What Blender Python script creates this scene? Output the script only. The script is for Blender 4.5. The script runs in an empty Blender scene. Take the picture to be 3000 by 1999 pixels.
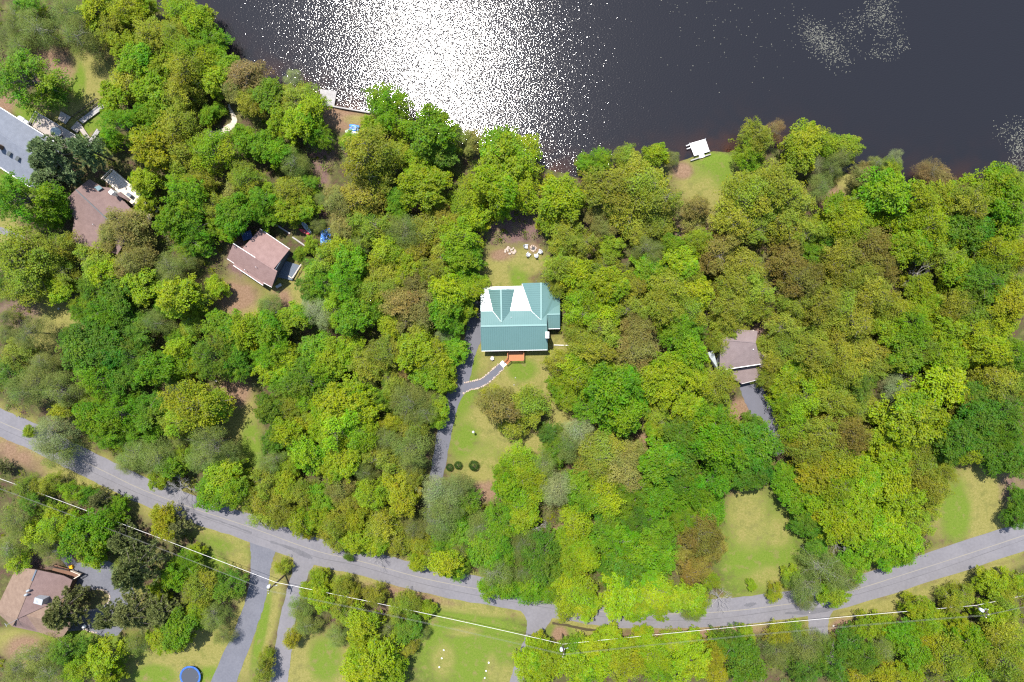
import bpy, math, random
import numpy as np
from mathutils import Vector, Quaternion, Matrix

SC = bpy.context.scene
COL = SC.collection
# ------------------------------------------------------------------ camera
H = 150.0                    # drone height, metres
FPX = 2000.0                 # focal length in photo pixels (24 mm on 36 mm, 3000 px wide)
NADIR = (1595.0, 990.0)      # where the plumb line meets the photograph
vn = Vector(((NADIR[0]-1500)/FPX, -(NADIR[1]-999.5)/FPX, -1)).normalized()
CQ = vn.rotation_difference(Vector((0, 0, -1)))
cam = bpy.data.cameras.new("Camera"); cam.lens = 24; cam.sensor_width = 36
cam.clip_start = 1; cam.clip_end = 8000
camo = bpy.data.objects.new("Camera", cam); COL.objects.link(camo)
camo.location = (0, 0, H); camo.rotation_mode = 'QUATERNION'; camo.rotation_quaternion = CQ
SC.camera = camo
# ------------------------------------------------------------------ sky, sun, exposure
SUN_AZ, SUN_ZEN = math.radians(-22), math.radians(23)     # azimuth from +Y, towards -X
S = Vector((math.sin(SUN_AZ)*math.sin(SUN_ZEN), math.cos(SUN_AZ)*math.sin(SUN_ZEN), math.cos(SUN_ZEN)))
w = bpy.data.worlds.new("World"); SC.world = w; w.use_nodes = True
nt = w.node_tree; nt.nodes.clear()
sky = nt.nodes.new('ShaderNodeTexSky'); sky.sky_type = 'NISHITA'; sky.sun_disc = False
sky.sun_elevation = math.pi/2-SUN_ZEN; sky.sun_rotation = SUN_AZ; sky.air_density = 1.0; sky.dust_density = 0.6
bg = nt.nodes.new('ShaderNodeBackground'); bg.inputs[1].default_value = 0.15
wo = nt.nodes.new('ShaderNodeOutputWorld')
nt.links.new(sky.outputs[0], bg.inputs[0]); nt.links.new(bg.outputs[0], wo.inputs[0])
sun = bpy.data.lights.new("Sun", 'SUN'); sun.energy = 5.0; sun.angle = math.radians(0.53); sun.color = (1, 0.955, 0.89)
suno = bpy.data.objects.new("Sun", sun); COL.objects.link(suno)
suno.rotation_mode = 'QUATERNION'; suno.rotation_quaternion = S.to_track_quat('Z', 'Y'); suno.location = S*300
SC.view_settings.view_transform = 'Standard'; SC.view_settings.look = 'None'
SC.view_settings.exposure = 0.92; SC.view_settings.gamma = 1.0; SC.view_settings.use_curve_mapping = False
SC.render.engine = 'CYCLES'
cy = SC.cycles
cy.max_bounces = 6; cy.diffuse_bounces = 3; cy.glossy_bounces = 2; cy.transmission_bounces = 4; cy.transparent_max_bounces = 4
cy.caustics_reflective = False; cy.caustics_refractive = False
cy.use_denoising = False; cy.use_adaptive_sampling = False; cy.sample_clamp_indirect = 6.0
cy.pixel_filter_type = 'BLACKMAN_HARRIS'; cy.filter_width = 1.3

# ------------------------------------------------------------------ helpers
def P(px, py, z=0.0):
    """world point at height z seen at photo pixel (px, py)"""
    d = CQ @ Vector(((px-1500)/FPX, -(py-999.5)/FPX, -1))
    t = (z-H)/d.z
    return Vector((d.x*t, d.y*t, z))
PX = H/FPX    # metres per photo pixel on the ground
RND = random.Random(7)

def tag(o, label=None, cat=None, group=None, kind=None):
    if label: o['label'] = label
    if cat: o['category'] = cat
    if group: o['group'] = group
    if kind: o['kind'] = kind
    return o
def link(o, parent=None):
    COL.objects.link(o)
    if parent is not None: o.parent = parent
    return o
def empty(name, loc, rz=0.0):
    o = bpy.data.objects.new(name, None); o.empty_display_size = 0.3
    o.location = loc; o.rotation_euler = (0, 0, rz); return link(o)
def thing(name, loc, label, cat, group=None, rz=0.0):
    return tag(empty(name, loc, rz), label, cat, group)

class MB:
    """collects geometry for one mesh"""
    def __init__(s): s.v = []; s.f = []
    def add(s, vs, fs):
        n = len(s.v); s.v += [tuple(v) for v in vs]; s.f += [tuple(i+n for i in f) for f in fs]
    def box(s, c, size, rz=0.0, tilt=None):
        sx, sy, sz = (a/2 for a in size)
        m = Matrix.Rotation(rz, 3, 'Z')
        if tilt is not None: m = m @ tilt
        vs = [Vector(c) + m @ Vector((x, y, z)) for z in (-sz, sz) for x, y in ((-sx, -sy), (sx, -sy), (sx, sy), (-sx, sy))]
        s.add(vs, [(3, 2, 1, 0), (4, 5, 6, 7), (0, 1, 5, 4), (1, 2, 6, 5), (2, 3, 7, 6), (3, 0, 4, 7)])
    def bar(s, a, b, wx, wy=None):
        """rectangular bar from a to b"""
        a, b = Vector(a), Vector(b); wy = wy or wx
        d = (b-a).normalized(); up = Vector((0, 0, 1)) if abs(d.z) < .95 else Vector((0, 1, 0))
        sd = d.cross(up).normalized(); u = sd.cross(d)
        vs = [p + sd*(i*wx/2) + u*(j*wy/2) for p in (a, b) for i, j in ((-1, -1), (1, -1), (1, 1), (-1, 1))]
        s.add(vs, [(0, 1, 2, 3), (7, 6, 5, 4), (0, 4, 5, 1), (1, 5, 6, 2), (2, 6, 7, 3), (3, 7, 4, 0)])
    def tube(s, pts, rads, n=6, cap=True):
        base = len(s.v); m = len(pts)
        for i, p in enumerate(pts):
            p = Vector(p); a = Vector(pts[max(i-1, 0)]); b = Vector(pts[min(i+1, m-1)])
            d = (b-a).normalized(); up = Vector((0, 0, 1)) if abs(d.z) < .9 else Vector((1, 0, 0))
            sd = d.cross(up).normalized(); u = sd.cross(d)
            for k in range(n):
                t = 2*math.pi*k/n; s.v.append(tuple(p + (sd*math.cos(t)+u*math.sin(t))*rads[i]))
        for i in range(m-1):
            for k in range(n):
                a = base+i*n+k; b = base+i*n+(k+1) % n; s.f.append((a, b, b+n, a+n))
        if cap:
            s.f.append(tuple(base+k for k in range(n))[::-1]); s.f.append(tuple(base+(m-1)*n+k for k in range(n)))
    def slab(s, pts, th):
        """flat polygon given a thickness downwards"""
        n = len(pts); top = [Vector(p) for p in pts]; bot = [p - Vector((0, 0, th)) for p in top]
        nz = sum((top[i].x*top[(i+1) % n].y - top[(i+1) % n].x*top[i].y) for i in range(n))
        if nz < 0: top.reverse(); bot.reverse()
        s.add(top+bot, [tuple(range(n)), tuple(range(2*n-1, n-1, -1))] + [(i, n+i, n+(i+1) % n, (i+1) % n) for i in range(n)])
    def build(s, name, mat, parent=None, smooth=False, origin=None):
        me = bpy.data.meshes.new(name)
        o0 = Vector(origin) if origin is not None else Vector((0, 0, 0))
        me.from_pydata([tuple(Vector(v)-o0) for v in s.v] if origin is not None else s.v, [], s.f)
        me.materials.append(mat)
        if smooth: me.polygons.foreach_set('use_smooth', [True]*len(me.polygons))
        me.update()
        o = bpy.data.objects.new(name, me)
        if origin is not None: o.location = o0
        link(o)
        if parent is not None:
            o.parent = parent
            o.matrix_parent_inverse = Matrix.Translation(parent.location).inverted() if parent.rotation_euler.z == 0 else (Matrix.Translation(parent.location) @ Matrix.Rotation(parent.rotation_euler.z, 4, 'Z')).inverted()
        return o

# ------------------------------------------------------------------ materials
def mat(name, col, rough=0.8, spec=0.3, noise=None, bump=None, metal=0.0, coat=0.0):
    """principled material; noise = (scale, amount, second colour) in world metres; bump = (scale, distance)"""
    m = bpy.data.materials.new(name); m.use_nodes = True
    t = m.node_tree; b = t.nodes['Principled BSDF']
    b.inputs['Base Color'].default_value = (*col, 1); b.inputs['Roughness'].default_value = rough
    b.inputs['Specular IOR Level'].default_value = spec; b.inputs['Metallic'].default_value = metal
    b.inputs['Coat Weight'].default_value = coat
    geo = t.nodes.new('ShaderNodeNewGeometry')
    if noise:
        sc, amt, c2 = noise
        n1 = t.nodes.new('ShaderNodeTexNoise'); n1.inputs['Scale'].default_value = sc; n1.inputs['Detail'].default_value = 6
        n2 = t.nodes.new('ShaderNodeTexNoise'); n2.inputs['Scale'].default_value = sc*7.3; n2.inputs['Detail'].default_value = 3
        t.links.new(geo.outputs['Position'], n1.inputs['Vector']); t.links.new(geo.outputs['Position'], n2.inputs['Vector'])
        ad = t.nodes.new('ShaderNodeMath'); ad.operation = 'ADD'
        t.links.new(n1.outputs[0], ad.inputs[0]); t.links.new(n2.outputs[0], ad.inputs[1])
        mr = t.nodes.new('ShaderNodeMapRange'); mr.inputs[1].default_value = 0.75; mr.inputs[2].default_value = 1.25
        mr.inputs[4].default_value = amt
        t.links.new(ad.outputs[0], mr.inputs[0])
        mx = t.nodes.new('ShaderNodeMix'); mx.data_type = 'RGBA'
        mx.inputs[6].default_value = (*col, 1); mx.inputs[7].default_value = (*c2, 1)
        t.links.new(mr.outputs[0], mx.inputs[0]); t.links.new(mx.outputs[2], b.inputs['Base Color'])
    if bump:
        n3 = t.nodes.new('ShaderNodeTexNoise'); n3.inputs['Scale'].default_value = bump[0]; n3.inputs['Detail'].default_value = 4
        t.links.new(geo.outputs['Position'], n3.inputs['Vector'])
        bp = t.nodes.new('ShaderNodeBump'); bp.inputs['Distance'].default_value = bump[1]
        t.links.new(n3.outputs[0], bp.inputs['Height']); t.links.new(bp.outputs[0], b.inputs['Normal'])
    return m

def leaf_mat(name, trans=0.3):
    m = bpy.data.materials.new(name); m.use_nodes = True; t = m.node_tree; t.nodes.clear()
    out = t.nodes.new('ShaderNodeOutputMaterial'); oi = t.nodes.new('ShaderNodeObjectInfo')
    at = t.nodes.new('ShaderNodeAttribute'); at.attribute_name = 'leaf'
    sp = t.nodes.new('ShaderNodeSeparateColor'); t.links.new(at.outputs['Color'], sp.inputs[0])
    hs = t.nodes.new('ShaderNodeHueSaturation')
    t.links.new(oi.outputs['Color'], hs.inputs['Color']); t.links.new(sp.outputs[0], hs.inputs['Value']); t.links.new(sp.outputs[1], hs.inputs['Hue'])
    t.links.new(sp.outputs[2], hs.inputs['Saturation'])
    d = t.nodes.new('ShaderNodeBsdfPrincipled'); d.inputs['Roughness'].default_value = 0.6; d.inputs['Specular IOR Level'].default_value = 0.12
    t.links.new(hs.outputs[0], d.inputs['Base Color'])
    tr = t.nodes.new('ShaderNodeBsdfTranslucent')
    g = t.nodes.new('ShaderNodeMix'); g.data_type = 'RGBA'; g.blend_type = 'MULTIPLY'; g.inputs[0].default_value = 1
    g.inputs[7].default_value = (1.15, 1.1, 0.5, 1); t.links.new(hs.outputs[0], g.inputs[6]); t.links.new(g.outputs[2], tr.inputs[0])
    mx = t.nodes.new('ShaderNodeMixShader'); mx.inputs[0].default_value = trans
    t.links.new(d.outputs[0], mx.inputs[1]); t.links.new(tr.outputs[0], mx.inputs[2]); t.links.new(mx.outputs[0], out.inputs[0])
    return m
LEAF = leaf_mat('leaf', 0.38)
NEEDLE = leaf_mat('needle', 0.12)
def bark_mat():
    m = bpy.data.materials.new('bark'); m.use_nodes = True; t = m.node_tree; b = t.nodes['Principled BSDF']
    oi = t.nodes.new('ShaderNodeObjectInfo'); n = t.nodes.new('ShaderNodeTexNoise'); n.inputs['Scale'].default_value = 3
    geo = t.nodes.new('ShaderNodeNewGeometry'); t.links.new(geo.outputs['Position'], n.inputs['Vector'])
    mr = t.nodes.new('ShaderNodeMapRange'); mr.inputs[3].default_value = 0.55; mr.inputs[4].default_value = 1.35; t.links.new(n.outputs[0], mr.inputs[0])
    hs = t.nodes.new('ShaderNodeHueSaturation'); t.links.new(oi.outputs['Color'], hs.inputs['Color']); t.links.new(mr.outputs[0], hs.inputs['Value'])
    t.links.new(hs.outputs[0], b.inputs['Base Color']); b.inputs['Roughness'].default_value = 0.9
    return m
BARK = bark_mat()

# ------------------------------------------------------------------ lake outline, in photo pixels
SHORE = [(300, -4000), (400, -300), (430, -80), (447, 20), (470, 66), (520, 62), (600, 130), (650, 185), (690, 215), (740, 238), (850, 244),
         (890, 266), (930, 280), (952, 308), (1010, 319), (1085, 332), (1140, 350), (1200, 384), (1290, 404), (1360, 424), (1420, 476), (1500, 470),
         (1545, 478), (1600, 505), (1680, 520), (1760, 516), (1850, 500), (1950, 484), (1990, 480), (2022, 474), (2050, 465), (2090, 448),
         (2150, 444), (2200, 430), (2300, 440), (2450, 500), (2530, 535), (2600, 535), (2700, 550), (2790, 556), (2850, 548), (2920, 545),
         (3000, 545), (3400, 500), (9000, 400), (9000, -4000)]
WATER_Z = -0.45
shore = np.array([P(x, y, 0)[:2] for x, y in SHORE])
def poly_sd(x, y, poly):
    """signed distance: positive inside the polygon"""
    x = np.asarray(x, float); y = np.asarray(y, float)
    d = np.full(x.shape, 1e9); ins = np.zeros(x.shape, bool); n = len(poly)
    for i in range(n):
        ax, ay = poly[i]; bx, by = poly[(i+1) % n]; ex, ey = bx-ax, by-ay
        t = np.clip(((x-ax)*ex+(y-ay)*ey)/(ex*ex+ey*ey+1e-9), 0, 1)
        d = np.minimum(d, np.hypot(x-ax-t*ex, y-ay-t*ey))
        c = ((ay > y) != (by > y)) & (x < ex*(y-ay)/(ey if abs(ey) > 1e-9 else 1e-9)+ax)
        ins ^= c
    return np.where(ins, d, -d)
rs = np.random.RandomState(3)
def vnoise(x, y, L, seed):
    """smooth value noise on wavelength L"""
    r = np.random.RandomState(seed); T = r.rand(64, 64)
    u = x/L; v = y/L; i = np.floor(u).astype(int); j = np.floor(v).astype(int); fu = u-i; fv = v-j
    fu = fu*fu*(3-2*fu); fv = fv*fv*(3-2*fv)
    g = lambda a, b: T[a % 64, b % 64]
    return (g(i, j)*(1-fu)+g(i+1, j)*fu)*(1-fv)+(g(i, j+1)*(1-fu)+g(i+1, j+1)*fu)*fv

# ------------------------------------------------------------------ ground sheet with its real covers (grass, straw, bare earth)
# ellipses in photo pixels: x, y, rx, ry, angle, cover (g green lawn, s dry straw grass, d bare earth, p pink leaf litter clearing)
COVER = """1370 1050 75 60 0 s|1362 1060 40 45 0 g|1560 1090 150 75 0 s|1530 1085 40 30 0 g|1640 1120 45 60 0 s|1352 1190 34 90 15 g|1400 1280 80 100 0 s|1365 1300 40 60 0 g|1440 1330 60 40 0 g
1430 1380 95 80 0 s|1432 1440 52 26 0 d|1640 1200 34 80 0 s|1530 1300 110 28 0 s|1670 1020 90 40 0 s|1480 800 75 70 0 s|1520 800 26 50 0 g|1480 748 40 16 0 d|1500 660 90 55 0 p|1563 732 20 18 0 d|1540 765 60 40 0 s
2080 530 95 85 0 s|2090 510 60 50 0 g|2065 560 50 70 0 s|2100 470 60 24 0 g|2000 500 26 22 0 d|2230 1620 120 160 0 g|2200 1560 60 70 0 s|2260 1690 90 40 0 s|2190 1500 60 70 0 s|2280 1560 40 60 0 s
2850 1480 140 120 0 s|2800 1500 40 90 0 g|2900 1440 60 30 0 s|1370 1880 165 150 0 g|1370 1782 150 20 8 s|1300 1930 40 60 0 s|1440 1950 20 50 0 s|1360 1850 60 20 0 s|1480 1980 40 40 0 s
940 1950 95 95 0 s|950 1935 45 60 0 g|870 1970 36 90 0 s|560 1930 220 90 0 s|620 1985 60 30 0 g|450 1980 60 30 0 g|690 1860 26 120 20 s|670 1570 90 50 20 g|640 1550 130 30 20 s|700 1640 30 60 0 s
780 1800 34 170 12 s|765 1850 14 110 12 g|700 1210 50 120 -8 s|735 1320 30 80 0 g|690 1150 40 40 0 d|150 965 90 80 0 s|60 925 70 40 0 p|700 900 80 80 0 s|690 870 60 40 0 d|850 850 70 80 0 s|820 880 30 30 0 d
250 240 100 80 0 s|225 330 70 40 0 s|280 395 46 70 0 g|230 240 20 50 0 g|20 305 40 26 0 d|80 330 60 20 25 g|1010 345 80 36 8 d|1040 350 50 20 0 s|80 1880 110 40 0 s|250 1885 150 44 10 g|80 1905 60 40 0 d
60 1310 130 46 27 d|220 1410 110 32 27 s|340 1470 60 20 27 s|1000 1690 120 18 14 s|1200 1740 120 16 12 d|1700 1850 90 26 6 s|1640 1850 40 22 0 g|1640 1858 22 24 0 d|2050 1850 220 16 -3 d|2560 1790 160 22 -16 s
2820 1700 180 20 -18 s|2480 1845 60 30 0 d|2560 1810 80 24 -14 s|2900 1590 120 24 -18 s|2400 1830 40 40 0 s|2380 470 60 40 0 d|2420 580 60 36 0 d|2500 540 50 40 0 s|2210 1215 50 40 0 s|2170 1200 30 30 0 d
1890 1300 40 26 0 d|1645 1580 30 40 0 d|30 560 60 60 30 g|20 690 50 60 0 s|1215 600 20 20 0 d|940 560 24 90 0 p|935 440 40 50 0 p|2220 950 60 60 0 p|2200 980 80 40 0 p|560 620 10 10 0 d
100 1640 60 40 0 p|390 1750 30 40 0 s|600 1640 60 30 20 g|1130 1880 60 90 0 p|700 760 30 60 0 p|150 200 60 50 0 d|2960 1440 40 60 0 p|1750 710 60 60 0 p|2040 620 40 60 0 s|2030 690 60 40 0 p"""
main_pts = [(-90, 1192), (0, 1238), (96, 1279), (204, 1334), (319, 1390), (420, 1438), (558, 1489), (727, 1545), (919, 1614), (1050, 1645), (1260, 1701), (1500, 1746), (1650, 1775), (1771, 1795), (1915, 1801), (2080, 1797), (2250, 1780), (2441, 1748), (2712, 1665), (3000, 1571), (3120, 1530)]
# mown verge along both sides of the road
for (x0, y0), (x1, y1) in zip(main_pts[:-1], main_pts[1:]):
    an = math.degrees(math.atan2(y1-y0, x1-x0)); L_ = math.hypot(x1-x0, y1-y0)
    for t_ in (.25, .75): COVER += f"|{x0+(x1-x0)*t_:.0f} {y0+(y1-y0)*t_+8:.0f} {L_*.3:.0f} 54 {an:.0f} s"
def cover_fields(X, Y):
    out = {k: np.zeros(X.shape) for k in 'gsdp'}
    # back to photo pixels
    q = CQ.inverted(); R = np.array(q.to_matrix())
    vx = R[0, 0]*X+R[0, 1]*Y-R[0, 2]*H; vy = R[1, 0]*X+R[1, 1]*Y-R[1, 2]*H; vz = R[2, 0]*X+R[2, 1]*Y-R[2, 2]*H
    bad = vz > -20; vz = np.where(bad, -20, vz)
    px = np.where(bad, -9e4, 1500+FPX*vx/-vz); py = 999.5-FPX*vy/-vz
    for e in COVER.replace('\n', '|').split('|'):
        a = e.split(); x, y, rx, ry, an = map(float, a[:5]); c, s_ = math.cos(math.radians(an)), math.sin(math.radians(an))
        u = ((px-x)*c+(py-y)*s_)/rx; v = (-(px-x)*s_+(py-y)*c)/ry
        wgt = np.clip((1.45-np.hypot(u, v))/1.0, 0, 1)
        k = a[5]
        for q2 in 'gsdp':
            if q2 != k: out[q2] = out[q2]*(1-wgt*0.8)
        out[k] = np.maximum(out[k], wgt)
    return out
def axis(a, b, st):
    core = np.arange(a, b+st/2, st); g = [] ; d = st*2
    x = b
    while x < 3500: x += d; g.append(x); d *= 1.35
    l = []; d = st*2; x = a
    while x > -3500: x -= d; l.append(x); d *= 1.35
    return np.concatenate([np.array(l[::-1]), core, np.array(g)])
gx = axis(-132, 118, 0.6); gy = axis(-92, 88, 0.6)
GX, GY = np.meshgrid(gx, gy)
sdl = poly_sd(GX, GY, shore) + (vnoise(GX, GY, 4, 5)-0.5)*1.6
GZ = np.where(sdl > -1.6, np.where(sdl > 0, -0.38-np.minimum(sdl*0.25, 3.0), -0.38*np.clip((sdl+1.6)/1.6, 0, 1)), 0.0)
cf = cover_fields(GX, GY)
nx, ny = len(gx), len(gy)
idx = np.arange(nx*ny).reshape(ny, nx)
faces = np.stack([idx[:-1, :-1], idx[:-1, 1:], idx[1:, 1:], idx[1:, :-1]], -1).reshape(-1, 4)
def np_mesh(name, V, F, matl):
    me = bpy.data.meshes.new(name); k = F.shape[1]
    me.vertices.add(len(V)); me.vertices.foreach_set('co', np.asarray(V, np.float32).ravel())
    me.loops.add(F.size); me.loops.foreach_set('vertex_index', F.astype(np.int32).ravel())
    me.polygons.add(len(F)); me.polygons.foreach_set('loop_start', (np.arange(len(F))*k).astype(np.int32))
    me.materials.append(matl); me.update(); return me
def set_col(me, name, C):
    a = me.color_attributes.new(name, 'FLOAT_COLOR', 'POINT'); C4 = np.ones((len(C), 4), np.float32); C4[:, :C.shape[1]] = C
    a.data.foreach_set('color', C4.ravel())

def ground_material():
    m = bpy.data.materials.new('ground_cover'); m.use_nodes = True; t = m.node_tree; b = t.nodes['Principled BSDF']
    geo = t.nodes.new('ShaderNodeNewGeometry'); at = t.nodes.new('ShaderNodeAttribute'); at.attribute_name = 'cover'
    sp = t.nodes.new('ShaderNodeSeparateColor'); t.links.new(at.outputs['Color'], sp.inputs[0])
    def noise(sc, det=5, rough=.6):
        n = t.nodes.new('ShaderNodeTexNoise'); n.inputs['Scale'].default_value = sc; n.inputs['Detail'].default_value = det; n.inputs['Roughness'].default_value = rough
        t.links.new(geo.outputs['Position'], n.inputs['Vector']); return n.outputs[0]
    n_big, n_mid, n_fine, n_vf = noise(.12), noise(.55), noise(2.4), noise(9, 3)
    def mix(fac, a, c):
        x = t.nodes.new('ShaderNodeMix'); x.data_type = 'RGBA'
        for s_, v in ((6, a), (7, c)):
            if isinstance(v, tuple): x.inputs[s_].default_value = (*v, 1)
            else: t.links.new(v, x.inputs[s_])
        t.links.new(fac, x.inputs[0]); return x.outputs[2]
    def rng(v, lo, hi):
        r = t.nodes.new('ShaderNodeMapRange'); r.inputs[1].default_value = lo; r.inputs[2].default_value = hi; t.links.new(v, r.inputs[0]); return r.outputs[0]
    def addn(v, n, k):
        a = t.nodes.new('ShaderNodeMath'); a.operation = 'MULTIPLY_ADD'; t.links.new(n, a.inputs[0]); a.inputs[1].default_value = k; t.links.new(v, a.inputs[2]); return a.outputs[0]
    def weight(v):   # noisy threshold so covers interlock
        return rng(addn(addn(addn(v, n_mid, .8), n_big, .5), n_fine, .45), .9, 1.5)
    litter = mix(rng(n_fine, .35, .65), (.105, .066, .046), (.055, .034, .026))
    litter = mix(rng(n_mid, .36, .6), litter, (.060, .075, .020))
    pink = mix(rng(n_fine, .35, .7), (.155, .098, .085), (.085, .052, .048))
    straw = mix(rng(n_fine, .35, .65), (.205, .182, .062), (.155, .148, .040))
    straw = mix(rng(n_mid, .53, .74), straw, (.098, .118, .022))
    green = mix(rng(n_fine, .3, .7), (.086, .138, .015), (.122, .160, .026))
    green = mix(rng(n_mid, .55, .75), green, (.16, .145, .05))
    dirt = mix(rng(n_fine, .35, .65), (.215, .140, .092), (.145, .092, .056))
    c = mix(weight(at.outputs['Alpha']), litter, pink)
    c = mix(weight(sp.outputs[1]), c, straw); c = mix(weight(sp.outputs[0]), c, green); c = mix(weight(sp.outputs[2]), c, dirt)
    hs = t.nodes.new('ShaderNodeHueSaturation'); r = t.nodes.new('ShaderNodeMapRange'); r.inputs[1].default_value = .3; r.inputs[2].default_value = .7; r.inputs[3].default_value = .66; r.inputs[4].default_value = 1.34
    t.links.new(n_vf, r.inputs[0]); t.links.new(r.outputs[0], hs.inputs['Value']); t.links.new(c, hs.inputs['Color'])
    t.links.new(hs.outputs[0], b.inputs['Base Color']); b.inputs['Roughness'].default_value = 1; b.inputs['Specular IOR Level'].default_value = .05
    bp = t.nodes.new('ShaderNodeBump'); bp.inputs['Distance'].default_value = .12; t.links.new(n_vf, bp.inputs['Height']); t.links.new(bp.outputs[0], b.inputs['Normal'])
    return m
gme = np_mesh('ground', np.stack([GX, GY, GZ], -1).reshape(-1, 3), faces, ground_material())
a = gme.color_attributes.new('cover', 'FLOAT_COLOR', 'POINT')
a.data.foreach_set('color', np.stack([cf['g'], cf['s'], cf['d'], cf['p']], -1).astype(np.float32).ravel())
tag(link(bpy.data.objects.new('ground', gme)), kind='structure')

# ------------------------------------------------------------------ lake
wx = axis(-75, 118, 1.5); wy = axis(30, 95, 1.5); wx = wx[(wx > -1500) & (wx < 1500)]; wy = wy[(wy > 20) & (wy < 1500)]
WX, WY = np.meshgrid(wx, wy); wsd = poly_sd(WX, WY, shore)
def water_material():
    m = bpy.data.materials.new('lake_water'); m.use_nodes = True; t = m.node_tree; b = t.nodes['Principled BSDF']
    geo = t.nodes.new('ShaderNodeNewGeometry'); at = t.nodes.new('ShaderNodeAttribute'); at.attribute_name = 'shallow'
    n0 = t.nodes.new('ShaderNodeTexNoise'); n0.inputs['Scale'].default_value = .22; n0.inputs['Detail'].default_value = 4; t.links.new(geo.outputs['Position'], n0.inputs['Vector'])
    ml = t.nodes.new('ShaderNodeMath'); ml.operation = 'MULTIPLY'; t.links.new(at.outputs['Fac'], ml.inputs[0])
    mr = t.nodes.new('ShaderNodeMapRange'); mr.inputs[1].default_value = .38; mr.inputs[2].default_value = .62; t.links.new(n0.outputs[0], mr.inputs[0]); t.links.new(mr.outputs[0], ml.inputs[1])
    mx = t.nodes.new('ShaderNodeMix'); mx.data_type = 'RGBA'; mx.inputs[6].default_value = (.0125, .0125, .0150, 1); mx.inputs[7].default_value = (.055, .022, .011, 1)
    t.links.new(ml.outputs[0], mx.inputs[0]); t.links.new(mx.outputs[2], b.inputs['Base Color'])
    b.inputs['Roughness'].default_value = .08; b.inputs['IOR'].default_value = 1.333
    # wind ripples
    mp = t.nodes.new('ShaderNodeMapping'); mp.inputs['Rotation'].default_value = (0, 0, math.radians(-22)); mp.inputs['Scale'].default_value = (1.0, 1.9, 1)
    t.links.new(geo.outputs['Position'], mp.inputs['Vector'])
    na = t.nodes.new('ShaderNodeTexNoise'); na.inputs['Scale'].default_value = 2.4; na.inputs['Detail'].default_value = 1.0; na.inputs['Roughness'].default_value = .5
    t.links.new(mp.outputs[0], na.inputs['Vector'])
    bp = t.nodes.new('ShaderNodeBump'); bp.inputs['Distance'].default_value = WAVE; bp.inputs['Strength'].default_value = 1
    t.links.new(na.outputs[0], bp.inputs['Height']); t.links.new(bp.outputs[0], b.inputs['Normal'])
    return m
WAVE = 0.044
widx = np.arange(WX.size).reshape(WX.shape)
wf = np.stack([widx[:-1, :-1], widx[:-1, 1:], widx[1:, 1:], widx[1:, :-1]], -1).reshape(-1, 4)
wme = np_mesh('lake', np.stack([WX, WY, np.full(WX.shape, WATER_Z)], -1).reshape(-1, 3), wf, water_material())
sh = np.exp(-np.clip(wsd, 0, None)/2.6).reshape(-1, 1); set_col(wme, 'shallow', np.repeat(sh, 3, 1))
tag(link(bpy.data.objects.new('lake', wme)), kind='structure')
# ------------------------------------------------------------------ roads, drives and paths
ASPH = mat('asphalt_old', (.150, .143, .152), .9, .25, (.25, .8, (.118, .113, .122)), (14, .01))
ASPH_BLUE = mat('asphalt_side', (.118, .119, .136), .9, .25, (.3, .8, (.088, .090, .106)), (14, .01))
ASPH_DARK = mat('asphalt_drive', (.105, .105, .120), .9, .25, (.35, .8, (.09, .09, .105)), (14, .01))
ASPH_PATH = mat('asphalt_path', (.105, .105, .125), .9, .25, (.5, .6, (.085, .085, .1)), (14, .01))
GRAVEL = mat('pale_gravel', (.48, .44, .37), .95, .1, (1.6, .9, (.30, .26, .2)), (6, .05))
YELLOW = mat('faded_yellow_paint', (.20, .175, .13), .9, .2, (1.2, .8, (.20, .19, .18)))
SEAM = mat('tar_seam', (.075, .072, .078), .8, .3, (1.0, .6, (.12, .115, .12)))
ROADS = []
def smooth_line(pts, n=8):
    out = []
    for i in range(len(pts)-1):
        p0, p1, p2, p3 = (np.array(pts[max(0, min(len(pts)-1, j))], float) for j in (i-1, i, i+1, i+2))
        for k in range(n):
            t = k/n; out.append(.5*((2*p1)+(-p0+p2)*t+(2*p0-5*p1+4*p2-p3)*t*t+(-p0+3*p1-3*p2+p3)*t**3))
    out.append(np.array(pts[-1], float)); return out
def ribbon(name, pts, z, m, parent=None, thick=.03, ragged=.12):
    """pts: photo x, y, width in pixels"""
    L = smooth_line(pts); mb = MB(); W = [(P(a[0], a[1], z), a[2]*PX) for a in L]; r = random.Random(len(name)*7+len(pts)); lf = []; rg = []
    for i, (p, wd) in enumerate(W):
        d = (W[min(i+1, len(W)-1)][0]-W[max(i-1, 0)][0]).normalized(); sd = Vector((-d.y, d.x, 0))
        lf.append(p+sd*(wd/2+r.uniform(-ragged, ragged))); rg.append(p-sd*(wd/2+r.uniform(-ragged, ragged)))
    vs = []
    for a_, b_ in zip(lf, rg): vs += [a_, b_, a_-Vector((0, 0, thick+.02)), b_-Vector((0, 0, thick+.02))]
    fs = []
    for i in range(len(W)-1):
        k = 4*i; fs += [(k+1, k+5, k+4, k), (k, k+4, k+6, k+2), (k+1, k+3, k+7, k+5)]
    mb.add(vs, fs); o = mb.build(name, m, parent)
    if parent is None: tag(o, kind='structure')
    if thick > .01: ROADS.append((np.array([p[:2] for p, _ in W]), max(a[2] for a in L)*PX/2))
    return o
road = ribbon('road', [(x, y, 80) for x, y in main_pts], .034, ASPH)
ribbon('centre_line', [(x, y-2, 2.0) for x, y in main_pts], .040, YELLOW, road, .002, .02)
ribbon('tar_seam', [(x-3, y+15+3*math.sin(x*.01), 1.2) for x, y in main_pts], .040, SEAM, road, .002, .03)
PATCH = mat('asphalt_patch', (.088, .086, .094), .9, .25, (.6, .8, (.12, .116, .124)), (14, .01))
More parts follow.
